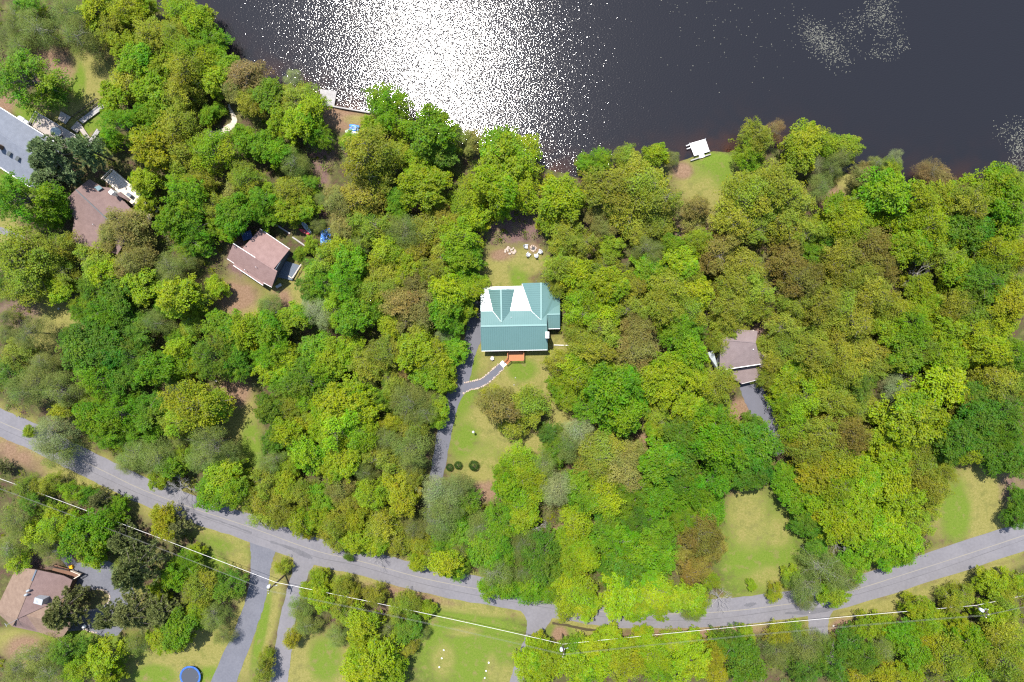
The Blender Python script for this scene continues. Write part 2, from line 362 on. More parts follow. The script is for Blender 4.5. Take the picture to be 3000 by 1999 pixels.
for pts in ([(792, 1588, 6), (850, 1606, 10), (893, 1626, 16), (915, 1636, 5)], [(540, 1492, 3), (640, 1526, 4), (738, 1562, 5)], [(2180, 1774, 5), (2200, 1772, 12), (2216, 1768, 4)], [(2300, 1798, 4), (2360, 1794, 14), (2440, 1782, 12), (2460, 1776, 3)]): ribbon('asphalt_patch', pts, .044, PATCH, road, .002, .12)
ribbon('side_road', [(778, 1572, 105), (768, 1625, 72), (762, 1680, 58), (748, 1760, 58), (716, 1850, 62), (655, 1999, 72), (625, 2070, 72)], .026, ASPH_BLUE)
ribbon('gravel_drive', [(893, 1632, 70), (878, 1685, 48), (862, 1735, 46), (842, 1818, 46), (831, 1898, 50), (815, 1999, 56), (805, 2060, 56)], .026, ASPH)
ribbon('lower_drive', [(1578, 1790, 110), (1574, 1826, 62), (1560, 1872, 46), (1530, 1940, 36), (1512, 1999, 36), (1500, 2050, 36)], .026, ASPH)
ribbon('right_drive', [(2402, 1770, 90), (2398, 1815, 58), (2398, 1860, 54), (2398, 1920, 50)], .026, ASPH)
ribbon('long_driveway', [(1412, 885, 70), (1400, 940, 60), (1388, 985, 50), (1368, 1040, 46), (1352, 1110, 46), (1320, 1190, 44), (1300, 1280, 42), (1280, 1390, 40), (1263, 1480, 40), (1256, 1600, 40), (1250, 1690, 60)], .026, ASPH_DARK)
ribbon('hidden_drive', [(2200, 1118, 66), (2207, 1150, 66), (2228, 1200, 62), (2262, 1260, 56), (2290, 1330, 46)], .026, ASPH_PATH)
ribbon('gravel_path', [(602, 392, 14), (632, 392, 18), (660, 380, 18), (684, 362, 18), (684, 342, 12), (676, 325, 8), (670, 306, 5)], .022, GRAVEL)
ribbon('left_drive', [(-40, 655, 18), (0, 673, 18), (40, 690, 18), (70, 703, 18)], .022, ASPH)
# parking yard by the lower left house
def sheet(name, pts, z, m, th=.05):
    mb = MB(); mb.slab([P(x, y, z) for x, y in pts], th); o = mb.build(name, m); tag(o, kind='structure')
    pp = np.array([P(x, y, 0)[:2] for x, y in pts]); YARDS.append(pp); return o
YARDS = []
sheet('parking_yard', [(150, 1590), (190, 1600), (225, 1650), (310, 1640), (372, 1672), (394, 1740), (378, 1775), (345, 1820), (362, 1840), (345, 1862), (305, 1866), (250, 1846), (200, 1850), (205, 1720), (222, 1690), (170, 1630), (138, 1610)], .024, ASPH_BLUE)
# walkway from the drive to the porch, edged with stones
wk_u = [(1362, 1121), (1374, 1119), (1396, 1114), (1415, 1107), (1439, 1086), (1463, 1066)]
wk_l = [(1358, 1153), (1381, 1142), (1409, 1135), (1435, 1119), (1458, 1098), (1476, 1080)]
mb = MB(); A_ = smooth_line(wk_u, 6); B_ = smooth_line(wk_l, 6)
mb.add([P(*p, .03) for p in A_]+[P(*p, .03) for p in B_], [(i, len(A_)+i, len(A_)+i+1, i+1) for i in range(len(A_)-1)])
walk = tag(mb.build('walkway', ASPH_PATH), kind='structure')
STONE_PINK = mat('edging_stone', (.42, .35, .29), .9, .2, (2.5, .8, (.29, .215, .17)))
STONE_GREY = mat('field_stone', (.40, .38, .35), .9, .2, (2.5, .8, (.25, .22, .2)))
def stone_mesh(name, seed, m):
    r = random.Random(seed); mb = MB(); n1, n2 = 6, 4; vs = [(0, 0, -.5)]
    for j in range(1, n2):
        t = math.pi*j/n2-math.pi/2
        for k in range(n1):
            a = 2*math.pi*k/n1+r.uniform(-.2, .2); q = math.cos(t)*.5*r.uniform(.8, 1.15); vs.append((q*math.cos(a), q*math.sin(a), math.sin(t)*.5*r.uniform(.85, 1.1)))
    vs.append((0, 0, .48)); fs = [(0, 1+(k+1) % n1, 1+k) for k in range(n1)]
    for j in range(n2-2):
        for k in range(n1): a = 1+j*n1+k; b = 1+j*n1+(k+1) % n1; fs.append((a, b, b+n1, a+n1))
    L = 1+(n2-2)*n1; fs += [(L+k, L+(k+1) % n1, len(vs)-1) for k in range(n1)]
    me = bpy.data.meshes.new(name); me.from_pydata(vs, [], fs); me.materials.append(m); me.update(); return me
ST_P = [stone_mesh('stone', k, STONE_PINK) for k in range(3)]; ST_G = [stone_mesh('stone', 10+k, STONE_GREY) for k in range(3)]
def put_stone(loc, size, parent=None, meshes=ST_P, name='stone', flat=.6):
    o = bpy.data.objects.new(name, RND.choice(meshes)); o.rotation_euler = (0, 0, RND.uniform(0, 6)); o.scale = (size*RND.uniform(.85, 1.2), size*RND.uniform(.8, 1.1), size*flat)
    o.location = Vector(loc)-(parent.location if parent else Vector((0, 0, 0))); return link(o, parent)
def stone_row(pts, step, size, parent, meshes=ST_P, jit=.06):
    L = [P(*p, .05) for p in pts]; acc = 0
    for a_, b_ in zip(L[:-1], L[1:]):
        seg = (b_-a_).length
        while acc < seg:
            put_stone(a_.lerp(b_, acc/seg)+Vector((RND.uniform(-jit, jit), RND.uniform(-jit, jit), 0)), size*RND.uniform(.75, 1.25), parent, meshes); acc += step*RND.uniform(.85, 1.15)
        acc -= seg
stone_row([tuple(p) for p in A_], .42, .42, walk); stone_row([tuple(p) for p in B_], .42, .42, walk)

# ------------------------------------------------------------------ building materials
METAL = mat('green_metal', (.088, .165, .154), .30, .6, (.35, .55, (.104, .185, .174)))
METAL_CAP = mat('green_metal_cap', (.108, .205, .192), .42, .5, (.5, .5, (.12, .26, .24)), None, 0, .2)
TRIM = mat('white_trim', (.75, .73, .70), .5, .4)
SIDING = mat('cream_siding', (.52, .48, .40), .8, .3, (.5, .4, (.44, .4, .33)))
SIDING_G = mat('grey_siding', (.42, .44, .46), .8, .3, (.5, .4, (.34, .36, .38)))
SIDING_D = mat('slate_siding', (.10, .12, .15), .8, .3, (.5, .4, (.08, .095, .12)))
SIDING_B = mat('brown_siding', (.14, .085, .055), .85, .3, (.5, .4, (.1, .06, .04)))
GLASS = mat('window_glass', (.02, .025, .03), .05, .6)
def shingle(name, c, c2):
    m = mat(name, c, .95, .15, (1.1, .9, c2), (5.5, .05)); t = m.node_tree; b = t.nodes['Principled BSDF']
    return m
SH_PINK = shingle('pink_shingle', (.235, .155, .140), (.185, .118, .106))
SH_BROWN = shingle('brown_shingle', (.180, .124, .112), (.135, .092, .084))
SH_GREY = shingle('slate_shingle', (.150, .162, .190), (.118, .128, .152))
SH_MAUVE = shingle('mauve_shingle', (.190, .148, .142), (.150, .115, .110))
SH_TAN = shingle('tan_shingle', (.200, .142, .105), (.140, .094, .070))
CEDAR = mat('stained_cedar', (.36, .145, .060), .7, .3, (.9, .8, (.27, .105, .045)))
GREYWOOD = mat('weathered_wood', (.34, .325, .315), .9, .2, (.9, .9, (.24, .225, .215)))
TANWOOD = mat('weathered_tan_wood', (.36, .315, .28), .9, .2, (.9, .9, (.25, .215, .185)))
PALEWOOD = mat('bleached_wood', (.62, .55, .46), .9, .2, (.9, .8, (.46, .4, .33)))
WHITEDECK = mat('white_deck', (.74, .72, .71), .7, .3, (.8, .6, (.62, .58, .56)))
DARKWOOD = mat('dark_timber', (.075, .060, .050), .9, .2, (.9, .8, (.05, .04, .034)))
BROWNDECK = mat('brown_deck', (.17, .095, .062), .85, .2, (.9, .8, (.12, .065, .045)))
STEEL = mat('dark_steel', (.06, .065, .07), .5, .4); ALU = mat('grey_metal', (.30, .315, .335), .45, .5)
WHITE = mat('white_plastic', (.72, .72, .72), .5, .4); CREAMP = mat('cream_paint', (.6, .57, .5), .6, .3)

def slope(house, pts, m, th=.14, name='roof_slope'):
    """roof plane; pts are (photo x, photo y, height)"""
    mb = MB(); mb.slab([P(*p) for p in pts], th); return mb.build(name, m, house)
def edge(house, a, b, w_, m, name, up=0.0, h=None):
    mb = MB(); o = Vector((0, 0, up)); mb.bar(P(*a)+o, P(*b)+o, w_, h or w_); return mb.build(name, m, house)
def wall_prism(house, pts, z, m, inset=.4, name='wall'):
    """walls under a roof: footprint given at eave height, pulled in from the eaves"""
    Q = [P(x, y, z) for x, y in pts]; c = sum(Q, Vector())/len(Q)
    Q = [q+(c-q).normalized()*inset*1.3 for q in Q]; n = len(Q)
    mb = MB(); vs = [Vector((q.x, q.y, 0)) for q in Q]+[Vector((q.x, q.y, z-.12)) for q in Q]
    mb.add(vs, [(i, (i+1) % n, n+(i+1) % n, n+i) for i in range(n)]+[tuple(range(n, 2*n))])
    return mb.build(name, m, house)
def tri_wall(house, a, b, c, m, th=.12):
    """gable end: eave, ridge, eave points in the world"""
    mb = MB(); d = (c-a).normalized(); nn = Vector((-d.y, d.x, 0))*th/2
    lo = Vector((0, 0, -.14)); vs = [p+lo+s_*nn for s_ in (-1, 1) for p in (a, b, c)]
    mb.add(vs, [(0, 1, 2), (5, 4, 3), (0, 3, 4, 1), (1, 4, 5, 2), (2, 5, 3, 0)]); return mb.build('gable', m, house)
def ribs(house, pts, dr, m, step=.46):
    """raised seams of a metal roof plane, running along dr (world), clipped to the polygon"""
    Q = [P(*p) for p in pts]; n = (Q[1]-Q[0]).cross(Q[2]-Q[0]).normalized(); n = n if n.z > 0 else -n
    d = (Vector(dr)-n*n.dot(Vector(dr))).normalized(); s_ = n.cross(d); o = Q[0]
    uv = [((q-o).dot(d), (q-o).dot(s_)) for q in Q]; lo, hi = min(v for _, v in uv), max(v for _, v in uv); mb = MB(); v = lo+step*.5
    while v < hi:
        xs = []
        for i in range(len(uv)):
            (u0, v0), (u1, v1) = uv[i], uv[(i+1) % len(uv)]
            if (v0 > v) != (v1 > v): xs.append(u0+(u1-u0)*(v-v0)/(v1-v0))
        xs.sort()
        for a_, b_ in zip(xs[::2], xs[1::2]):
            if b_-a_ > .3: mb.bar(o+d*(a_+.03)+s_*v+n*.022, o+d*(b_-.03)+s_*v+n*.022, .075, .05)
        v += step
    ob = mb.build('seams', m, house); ob['kind'] = 'stuff'; return ob
def planks(parent, c0, c1, c2, c3, n, m, th=.05, gap=.03, name='plank'):
    """boards running c0->c1, laid side by side towards c3->c2"""
    for k in range(n):
        t0, t1 = k/n, (k+1)/n-gap/n*2
        q = [c0.lerp(c3, t0), c1.lerp(c2, t0), c1.lerp(c2, t1), c0.lerp(c3, t1)]
        dz = Vector((0, 0, RND.uniform(-.006, .006))); mb = MB(); mb.slab([p+dz for p in q], th); mb.build(name, m, parent)
def rail(parent, pts, m, h=.95, post=.1, step=1.6, rails=(1.0, .5), name='railing'):
    mb = MB()
    for a_, b_ in zip(pts[:-1], pts[1:]):
        L = (b_-a_).length; k = max(1, round(L/step))
        for i in range(k+1):
            p = a_.lerp(b_, i/k); mb.box(p+Vector((0, 0, h/2)), (post, post, h))
        for f in rails: mb.bar(a_+Vector((0, 0, h*f)), b_+Vector((0, 0, h*f)), .14 if f == 1.0 else .05, .05)
        for i in range(int(L/.3)):
            p = a_.lerp(b_, (i+.5)/max(1, int(L/.3))); mb.box(p+Vector((0, 0, h*.5)), (.035, .035, h*.9))
    return mb.build(name, m, parent)
def window(house, c, wd, ht, nrm):
    """framed window set in a wall: centre, width, height, outward normal"""
    nrm = Vector(nrm).normalized(); rz = math.atan2(nrm.y, nrm.x)+math.pi/2; c = Vector(c)
    mb = MB(); t = Matrix.Rotation(rz, 3, 'Z')
    for dx, dz, sx, sz in ((0, ht/2, wd+.2, .1), (0, -ht/2, wd+.2, .1), (-wd/2, 0, .1, ht), (wd/2, 0, .1, ht), (0, 0, .06, ht)):
        mb.box(c+t @ Vector((dx, 0, dz))+nrm*.05, (sx, .1, sz), rz)
    f = mb.build('window', TRIM, house, origin=c); mb = MB(); mb.box(Vector((0, 0, 0)), (wd, .04, ht), rz); g = mb.build('pane', GLASS); g.parent = f; g.location = nrm*.03
    return f
def vent(house, x, y, z, h=.5, r=.06, m=WHITE):
    mb = MB(); p = P(x, y, z); mb.tube([p-Vector((0, 0, .2)), p+Vector((0, 0, h))], [r, r], 8); return mb.build('vent_pipe', m, house)

# ------------------------------------------------------------------ main house, green metal roof
hs = thing('green_roof_house', P(1510, 940, 0), 'house with green metal roof, two rear gables and an orange wooden porch', 'house')
zr, zk, zb, ze = 5.4, 3.97, 3.20, 2.95       # ridge, pitch break, rear eave, front eave
R0, R1 = (1408.5, 956, zr), (1602, 952.5, zr)
front = [R0, R1, (1603.5, 1025, ze), (1411, 1028.5, ze)]
lm_, rm_ = P(1500, 1000, 0)-P(1500, 1001, 0), None
slope(hs, front, METAL); ribs(hs, front, (0, 1, 0), METAL)
steep = [(1408.5, 956, zr), (1602, 952.5, zr), (1602, 911, zk), (1408.5, 912, zk)]
slope(hs, steep, METAL); ribs(hs, steep, (0, 1, 0), METAL)
low = [(1408.5, 912, zk), (1562, 911, zk), (1530, 838, zb), (1408.5, 842, zb)]
slope(hs, low, METAL); ribs(hs, low, (0, 1, 0), METAL)
# rear gable A
ga, gz = 1467.4, 5.09
gal = [(ga, 847.5, gz), (1469.5, 945, gz), (1443.8, 912, zk), (1429.5, 848, zb+.1)]
gar = [(ga, 847.5, gz), (1469.5, 945, gz), (1494.5, 911.5, zk), (1507.5, 847.5, zb+.1)]
up1 = .03
for g_ in (gal, gar):
    g2 = [(x, y, z+up1) for x, y, z in g_]; slope(hs, g2, METAL); ribs(hs, g2, (1, 0, 0), METAL)
edge(hs, (ga, 847.5, gz+.06), (1469.5, 945, gz+.06), .32, METAL_CAP, 'ridge_cap', .03, .06)
tri_wall(hs, P(1431, 850, zb), P(ga, 850, gz), P(1506, 850, zb), SIDING)
# rear gable B
gb, gbz = 1586, 4.86
gbl = [(gb-1, 828.5, gbz), (1585.5, 938.5, gbz), (1557, 912, zk), (1529, 830, 3.12)]
gbr = [(gb-1, 828.5, gbz), (1585.5, 938.5, gbz), (1602, 926, 4.25), (1640.5, 926, 3.2), (1640.5, 828, 3.2)]
for g_ in (gbl, gbr):
    g2 = [(x, y, z+up1) for x, y, z in g_]; slope(hs, g2, METAL); ribs(hs, g2, (1, 0, 0), METAL)
edge(hs, (gb-1, 828.5, gbz+.06), (1585.5, 938.5, gbz+.06), .32, METAL_CAP, 'ridge_cap', .03, .06)
tri_wall(hs, P(1531, 831, 3.1), P(gb-1, 831, gbz), P(1639, 831, 3.1), SIDING)
# side wing
wing_f = [(1602.5, 921.5, 4.35), (1640.5, 920.5, 4.35), (1640.5, 962.5, 2.95), (1604.5, 963.5, 2.95)]
wing_b = [(1602.5, 921.5, 4.35), (1640.5, 920.5, 4.35), (1640.5, 893, 3.25), (1622, 902, 3.7)]
for g_ in (wing_f, wing_b):
    g2 = [(x, y, z+.05) for x, y, z in g_]; slope(hs, g2, METAL); ribs(hs, g2, (0, 1, 0), METAL)
edge(hs, (1602.5, 921.5, 4.42), (1640.5, 920.5, 4.42), .25, METAL_CAP, 'ridge_cap', .03, .06)
edge(hs, (1604.5, 963.8, 2.93), (1640.5, 962.8, 2.93), .14, TRIM, 'gutter')
edge(hs, (1408.5, 956, zr+.03), (1602, 952.5, zr+.03), .36, METAL_CAP, 'ridge_cap', .03, .06)
edge(hs, (1411, 1029, ze-.02), (1603.5, 1025.5, ze-.02), .10, TRIM, 'gutter')
for a_, b_ in (((1443.8, 912, zk+.02), (1469.5, 944.5, 5.06)), ((1557, 912, zk+.02), (1585, 938, 4.84)), ((1429.5, 848, zb+.04), (1443.8, 912, zk+.02)), ((1529, 832, 3.18), (1557, 912, zk+.02))):
    edge(hs, a_, b_, .07, TRIM, 'valley_flashing', .04, .02)
for a_, b_ in (((1408.5, 956, zr), (1411, 1028.5, ze)), ((1602.3, 952.5, zr), (1603.8, 1025, ze)), ((1408.5, 842, zb), (1408.5, 912, zk))):
    edge(hs, a_, b_, .08, METAL_CAP, 'rake_trim', 0, .16)
wall_prism(hs, [(1411, 1025), (1601, 1022), (1601, 840), (1411, 845)], ze, SIDING)
wall_prism(hs, [(1531, 912), (1638, 912), (1638, 832), (1531, 833)], 3.0, SIDING)
wall_prism(hs, [(1602, 960), (1638, 959), (1638, 905), (1602, 905)], 2.9, SIDING)
ch = MB(); c0 = P(1603, 982, 3.2); ch.box(c0+Vector((0, 0, .2)), (.78, 1.35, 6.3)); cho = ch.build('chimney', TRIM, hs)
fl = MB(); fl.box(c0+Vector((.12, -.28, 3.42)), (.42, .5, .16)); fl.build('flue_cap', mat('blue_grey_cap', (.22, .28, .45), .4, .5), hs)
vent(hs, 1498, 930, 4.6); vent(hs, 1521, 843, 3.4, .35, .09, STEEL); vent(hs, 1571, 824, 3.3, .5, .1, STEEL)
window(hs, P(1411, 985, 1.7)+Vector((.46, 0, 0)), 1.2, 1.2, (-1, 0, 0)); window(hs, P(1450, 1026, 1.6)+Vector((0, .42, 0)), 1.4, 1.3, (0, -1, 0)); window(hs, P(1565, 1025, 1.6)+Vector((0, .42, 0)), 1.4, 1.3, (0, -1, 0))
mb = MB(); mb.box(P(1512, 1026, 1.45)+Vector((0, .44, 0)), (1.0, .08, 2.05)); dr_ = mb.build('door', mat('brown_door', (.2, .09, .05), .6), hs)
# porch: deck planks, ramp, rails
pz = .62
porch = thing('porch', P(1511, 1045, 0), 'orange stained wooden porch with railings at the front of the house', 'porch')
planks(porch, P(1488, 1029, pz), P(1535, 1029, pz), P(1535, 1056, pz), P(1488, 1056, pz), 13, CEDAR)
planks(porch, P(1487, 1050, pz-.02), P(1496, 1057, pz-.02), P(1485, 1068.5, .12), P(1477, 1061, .12), 8, CEDAR, name='ramp_plank')
rail(porch, [P(1488, 1031, pz), P(1487.5, 1049, pz)], CEDAR); rail(porch, [P(1487.5, 1049, pz), P(1476, 1061, .15)], CEDAR)
rail(porch, [P(1535, 1031, pz), P(1535, 1056.3, pz), P(1496.5, 1056.3, pz), P(1485.5, 1068.5, .15)], CEDAR)
for x, y in ((1489, 1055), (1511, 1055), (1534, 1055), (1534, 1034)): mb = MB(); mb.box(P(x, y, pz/2-.03), (.14, .14, pz-.06)); mb.build('post', CEDAR, porch)
mb = MB(); mb.slab([P(x, y, .11) for x, y in ((1471.5, 1056.5), (1486, 1067), (1474.6, 1077.5), (1463.5, 1066))], .1)
tag(mb.build('concrete_pad', mat('white_concrete', (.72, .71, .70), .9, .2, (1.5, .4, (.62, .61, .6)))), 'white concrete pad at the foot of the porch ramp', 'pad')
o = put_stone(P(1442.5, 1050.5, .3), 1.05, None, [stone_mesh('boulder', 31, mat('pale_boulder', (.5, .46, .43), .9, .2, (2, .6, (.36, .33, .3))))], 'boulder', .75); o.scale.y *= 1.4; o.rotation_euler.z = .3
tag(o, 'pale upright boulder on the grass in front of the porch house', 'boulder')
mb = MB(); mb.bar(P(1623, 1011, .35), P(1674, 1012.5, .35), .12, .12)
for q in range(4): p = P(1623+q*17, 1011+q*.5, 0); mb.box(p+Vector((0, 0, .17)), (.08, .08, .34))
tag(mb.build('white_rail', TRIM), 'long low white rail on the grass right of the green-roofed house', 'rail')

# ------------------------------------------------------------------ pink-roofed house among the trees
h2 = thing('pink_roof_house', P(760, 765, 0), 'house with pink shingle roof, white eaves and a dark gable wall', 'house')
zr, ze = 5.6, 3.0
f2 = [(683.5, 713.5, zr), (812, 796.5, zr), (796, 842, ze), (772.5, 829, ze), (770.5, 836.5, ze-.1), (683.5, 778, ze-.1), (686, 772, ze), (665, 758, ze)]
slope(h2, f2, SH_PINK)
b2 = [(709, 729, zr), (801, 789, zr), (849, 730, ze), (762, 671, ze)]
slope(h2, b2, SH_PINK)
edge(h2, (683.5, 713.5, zr), (748, 755, zr), .10, TRIM, 'ridge_cap', .03, .06)
edge(h2, (748, 755, zr), (812, 796.5, zr), .3, SH_PINK, 'ridge_cap', .03, .06)
for a_, b_ in (((665, 758, ze), (686, 772, ze)), ((683.5, 778, ze-.1), (770.5, 836.5, ze-.1)), ((772.5, 829, ze), (796, 842, ze)), ((762, 671, ze), (849, 730, ze))):
    edge(h2, a_, b_, .10, TRIM, 'gutter', -.03)
fp2 = [P(x, y, ze) for x, y in ((672, 757), (790, 834), (841, 731), (760, 678))]
wall_prism(h2, [(674, 757), (790, 832), (840, 733), (757, 680)], ze, SIDING_D, .2)
tri_wall(h2, P(790, 834, ze), P(805, 791, zr), P(842, 733, ze), SIDING_D)
tri_wall(h2, P(670, 756, ze), P(689, 716, zr), P(700, 725, 5.2), SIDING_D)
e1, e2 = P(790, 832, 0), P(840, 733, 0); dv = (e2-e1).normalized(); nv = Vector((dv.y, -dv.x, 0))
for q in (.42, .72): window(h2, e1.lerp(e2, q)+nv*.02+Vector((0, 0, 1.9)), 1.3, 1.2, nv)
vent(h2, 719, 791, 3.9); vent(h2, 751, 783, 4.9, .4); vent(h2, 722, 722, 5.0, .6, .12, STEEL)
# low deck on its right side
dk = thing('side_deck', P(850, 790, 0), 'dark low deck with pale railing beside the pink-roofed house', 'deck')
planks(dk, P(812, 812, .5), P(838, 765, .5), P(880, 778, .5), P(856, 822, .5), 12, SIDING_D)
rail(dk, [P(850, 810, .5), P(860, 817, .5), P(887, 775, .5)], PALEWOOD, 1.0)
gr = thing('grill', P(817, 838, 0), 'pale covered grill in the shadow of the pink-roofed house', 'grill')
mb = MB(); mb.box(P(817, 838, .75), (1.3, .6, .35), .5); mb.build('lid', ALU, gr); mb = MB(); mb.box(P(817, 838, .3), (.9, .5, .56), .5); mb.build('cabinet', STEEL, gr)
tb = thing('hot_tub', P(722, 690, 0), 'dark blue covered hot tub behind the pink-roofed house', 'hot tub')
mb = MB(); mb.box(P(724, 691, .45), (2.1, 1.7, .9), .3); mb.build('tub', SIDING_D, tb); mb = MB(); mb.box(P(724, 691, .96), (2.2, 1.8, .12), .3); mb.build('cover', mat('navy_cover', (.03, .06, .16), .6), tb)
for a_, b_, l in (((857, 695), (893, 720), 'grey timber lying on bare ground above the pink-roofed house'), ((795, 650), (850, 685), 'long grey timber edging the yard above the hot tub')):
    mb = MB(); mb.bar(P(*a_, .12), P(*b_, .12), .3, .24); tag(mb.build('timber', GREYWOOD), l, 'timber')
def hull(name, a, b, wd, ht, m, label, cat, rim, seats=0):
    """canoe or kayak shell lying on the ground"""
    A2, B2 = P(*a, 0), P(*b, 0); L = (B2-A2).length; d = (B2-A2).normalized(); s_ = Vector((-d.y, d.x, 0)); t = thing(name, A2.lerp(B2, .5), label, cat)
    mb = MB(); n = 11; ring = []
    for i in range(n):
        u = i/(n-1)*2-1; hw = wd/2*(1-abs(u)**2.4)+.02; k = len(mb.v); p = A2+d*(L*(u+1)/2); sh_ = .12*u*u
        for f, zz in ((-1, ht+sh_), (-.8, ht*.4), (0, .02), (.8, ht*.4), (1, ht+sh_), (.85, ht+sh_), (0, ht*.35 if seats == 0 else ht*.85), (-.85, ht+sh_)):
            mb.v.append(tuple(p+s_*hw*f+Vector((0, 0, zz))))
    for i in range(n-1):
        for j in range(8): a_ = i*8+j; b_ = i*8+(j+1) % 8; mb.f.append((a_, b_, b_+8, a_+8))
    mb.f.append(tuple(range(7, -1, -1))); mb.f.append(tuple(range((n-1)*8, n*8)))
    mb.build('hull', m, t, True)
    for q in (.3, .7) if seats == 0 else (.42, .62): mb = MB(); mb.box(A2.lerp(B2, q)+Vector((0, 0, ht*.9)), (wd*.8, .2, .05), math.atan2(s_.y, s_.x)); mb.build('thwart' if seats == 0 else 'cockpit', rim, t)
    return t
hull('canoe', (882, 645), (914, 686), .95, .38, mat('slate_canoe', (.30, .36, .42), .5), 'slate grey canoe lying beside a red kayak near the pink-roofed house', 'canoe', ALU)
hull('kayak', (877, 672), (908, 687), .75, .32, mat('red_kayak', (.42, .03, .05), .4), 'red kayak lying beside the slate grey canoe', 'kayak', STEEL, 1)
# crumpled blue tarp
mb = MB(); n = 14; r = random.Random(4); grid = []
for j in range(n):
    for i in range(n):
        u, v = i/(n-1), j/(n-1); x = 939+u*30; y = 677+v*42-10*u*(1-v); mb.v.append(tuple(P(x+r.uniform(-1, 1), y+r.uniform(-1, 1), .15+r.uniform(0, .45)*(1-abs(u-.5)))))
mb.f = [(j*n+i, j*n+i+n, j*n+i+n+1, j*n+i+1) for j in range(n-1) for i in range(n-1) if not (i > 7 and (i+j) % 3 == 0)]
o = mb.build('blue_tarp', mat('blue_plastic', (.07, .25, .75), .35, .5, (.8, .5, (.25, .45, .8)))); sol = o.modifiers.new('s', 'SOLIDIFY'); sol.thickness = .02
tag(o, 'crumpled bright blue tarp half under the trees right of the canoe', 'tarp')

# ------------------------------------------------------------------ large brown roof on the left
h3 = thing('brown_roof_house', P(290, 640, 0), 'large brown shingle roof under pines with a pale deck behind', 'house')
zr, ze = 5.2, 3.0
slope(h3, [(222.6, 556, zr), (372, 697, zr), (345, 745, ze+.3), (207, 712, ze-.6), (218, 640, ze+.2), (183, 593, ze)], SH_BROWN)
slope(h3, [(222.6, 556, zr), (372, 697, zr), (430, 660, ze), (408, 637, ze), (327, 551, ze+.2), (300, 548, ze+.2), (262, 525, ze+.3)], SH_BROWN)
edge(h3, (222.6, 556, zr), (372, 697, zr), .26, STEEL, 'ridge_vent', .05, .08)
wall_prism(h3, [(192, 595), (262, 535), (420, 660), (340, 735)], ze-.2, SIDING_B)
dm = MB(); dm.slab([P(340, 570, 5.0), P(352, 562, 5.0), P(382, 585, 4.6), P(378, 590, 4.1)], .2); dm.build('dormer_roof', SH_BROWN, h3)
ck = MB(); ck.box(P(334, 566, 4.6), (.9, .9, 2.2), -.75); ck.build('chimney', TRIM, h3); ck = MB(); ck.tube([P(331, 563, 5.7), P(331, 563, 6.2)], [.2, .2], 8); ck.build('chimney_pot', WHITE, h3)
sk_ = MB(); sk_.slab([P(276, 549, 4.15), P(290, 543, 3.9), P(300, 551, 3.9), P(287, 560, 4.15)], .12); sk_.build('skylight', mat('skylight_glass', (.12, .18, .2), .1, .6), h3)
vent(h3, 274, 658, 4.3, .4)
d3 = thing('pale_deck', P(380, 570, 0), 'bleached pale timber deck with railings behind the large brown roof', 'deck')
planks(d3, P(305, 527, .9), P(334, 498, .9), P(470, 612, .9), P(440, 645, .9), 26, PALEWOOD)
rail(d3, [P(305, 527, .9), P(334, 498, .9), P(470, 612, .9)], PALEWOOD, 1.0)
gl = thing('kettle_grill', P(379, 572, .9), 'dark covered grill standing on the pale deck', 'grill')
mb = MB(); mb.box(P(379, 572, 1.75), (1.1, .7, .5), -.6); mb.build('lid', SIDING_D, gl); mb = MB(); mb.box(P(379, 572, 1.2), (.8, .55, .58), -.6); mb.build('cabinet', STEEL, gl)

# ------------------------------------------------------------------ slate grey roof, far left
h4 = thing('slate_roof_house', P(70, 430, 0), 'long slate grey shingle roof with white eaves at the left edge', 'house')
zr, ze = 5.0, 3.0
slope(h4, [(-60, 278, ze), (182, 430, ze), (150, 490, zr), (-60, 352, zr)], SH_GREY)
slope(h4, [(-60, 352, zr), (150, 490, zr), (110, 562, ze), (-60, 450, ze)], SH_GREY)
edge(h4, (-60, 277, ze), (183, 430, ze), .15, TRIM, 'gutter')
edge(h4, (-60, 451, ze), (110, 563, ze), .18, TRIM, 'gutter')
edge(h4, (-60, 352, zr), (150, 490, zr), .25, SH_GREY, 'ridge_cap', .03, .06)
wall_prism(h4, [(-55, 285), (172, 430), (105, 552), (-55, 446)], ze, SIDING_G)
for x, y in ((26, 451), (51, 465)):
    mb = MB(); c = P(x, y, 4.75); mb.box(c, (.75, 1.0, .2), -.55); mb.build('skylight', mat('roof_window', (.07, .075, .07), .15, .5), h4)
mb = MB(); mb.box(P(-6, 428, 5.4), (.9, .9, 2.4), -.55); mb.build('chimney', SIDING_B, h4)
d4 = thing('grey_deck', P(160, 380, 0), 'weathered grey timber deck along the slate grey roof', 'deck')
planks(d4, P(92, 369, .8), P(190, 429, .8), P(236, 405, .8), P(113, 331, .8), 22, TANWOOD)
rail(d4, [P(92, 367, .8), P(113, 331, .8), P(150, 353, .8)], GREYWOOD, 1.0); rail(d4, [P(150, 353, .8), P(234, 403, .8)], GREYWOOD, 1.0)
gt = thing('glass_table', P(167, 390, .8), 'round glass table with dark legs on the grey deck', 'table')
mb = MB(); mb.tube([P(163, 386, 1.5), P(163, 386, 1.53)], [1.0, 1.0], 18); mb.build('table_top', mat('table_glass', (.42, .47, .45), .1, .6), gt)
for q in range(4): mb = MB(); a_ = q*1.57+.7; p = P(163, 386, .8); mb.bar(p+Vector((math.cos(a_)*.7, math.sin(a_)*.7, 0)), p+Vector((math.cos(a_)*.5, math.sin(a_)*.5, .69)), .06); mb.build('leg', STEEL, gt)
ch4 = thing('deck_chair', P(176, 398, .8), 'dark wicker chair beside the round glass table', 'chair')
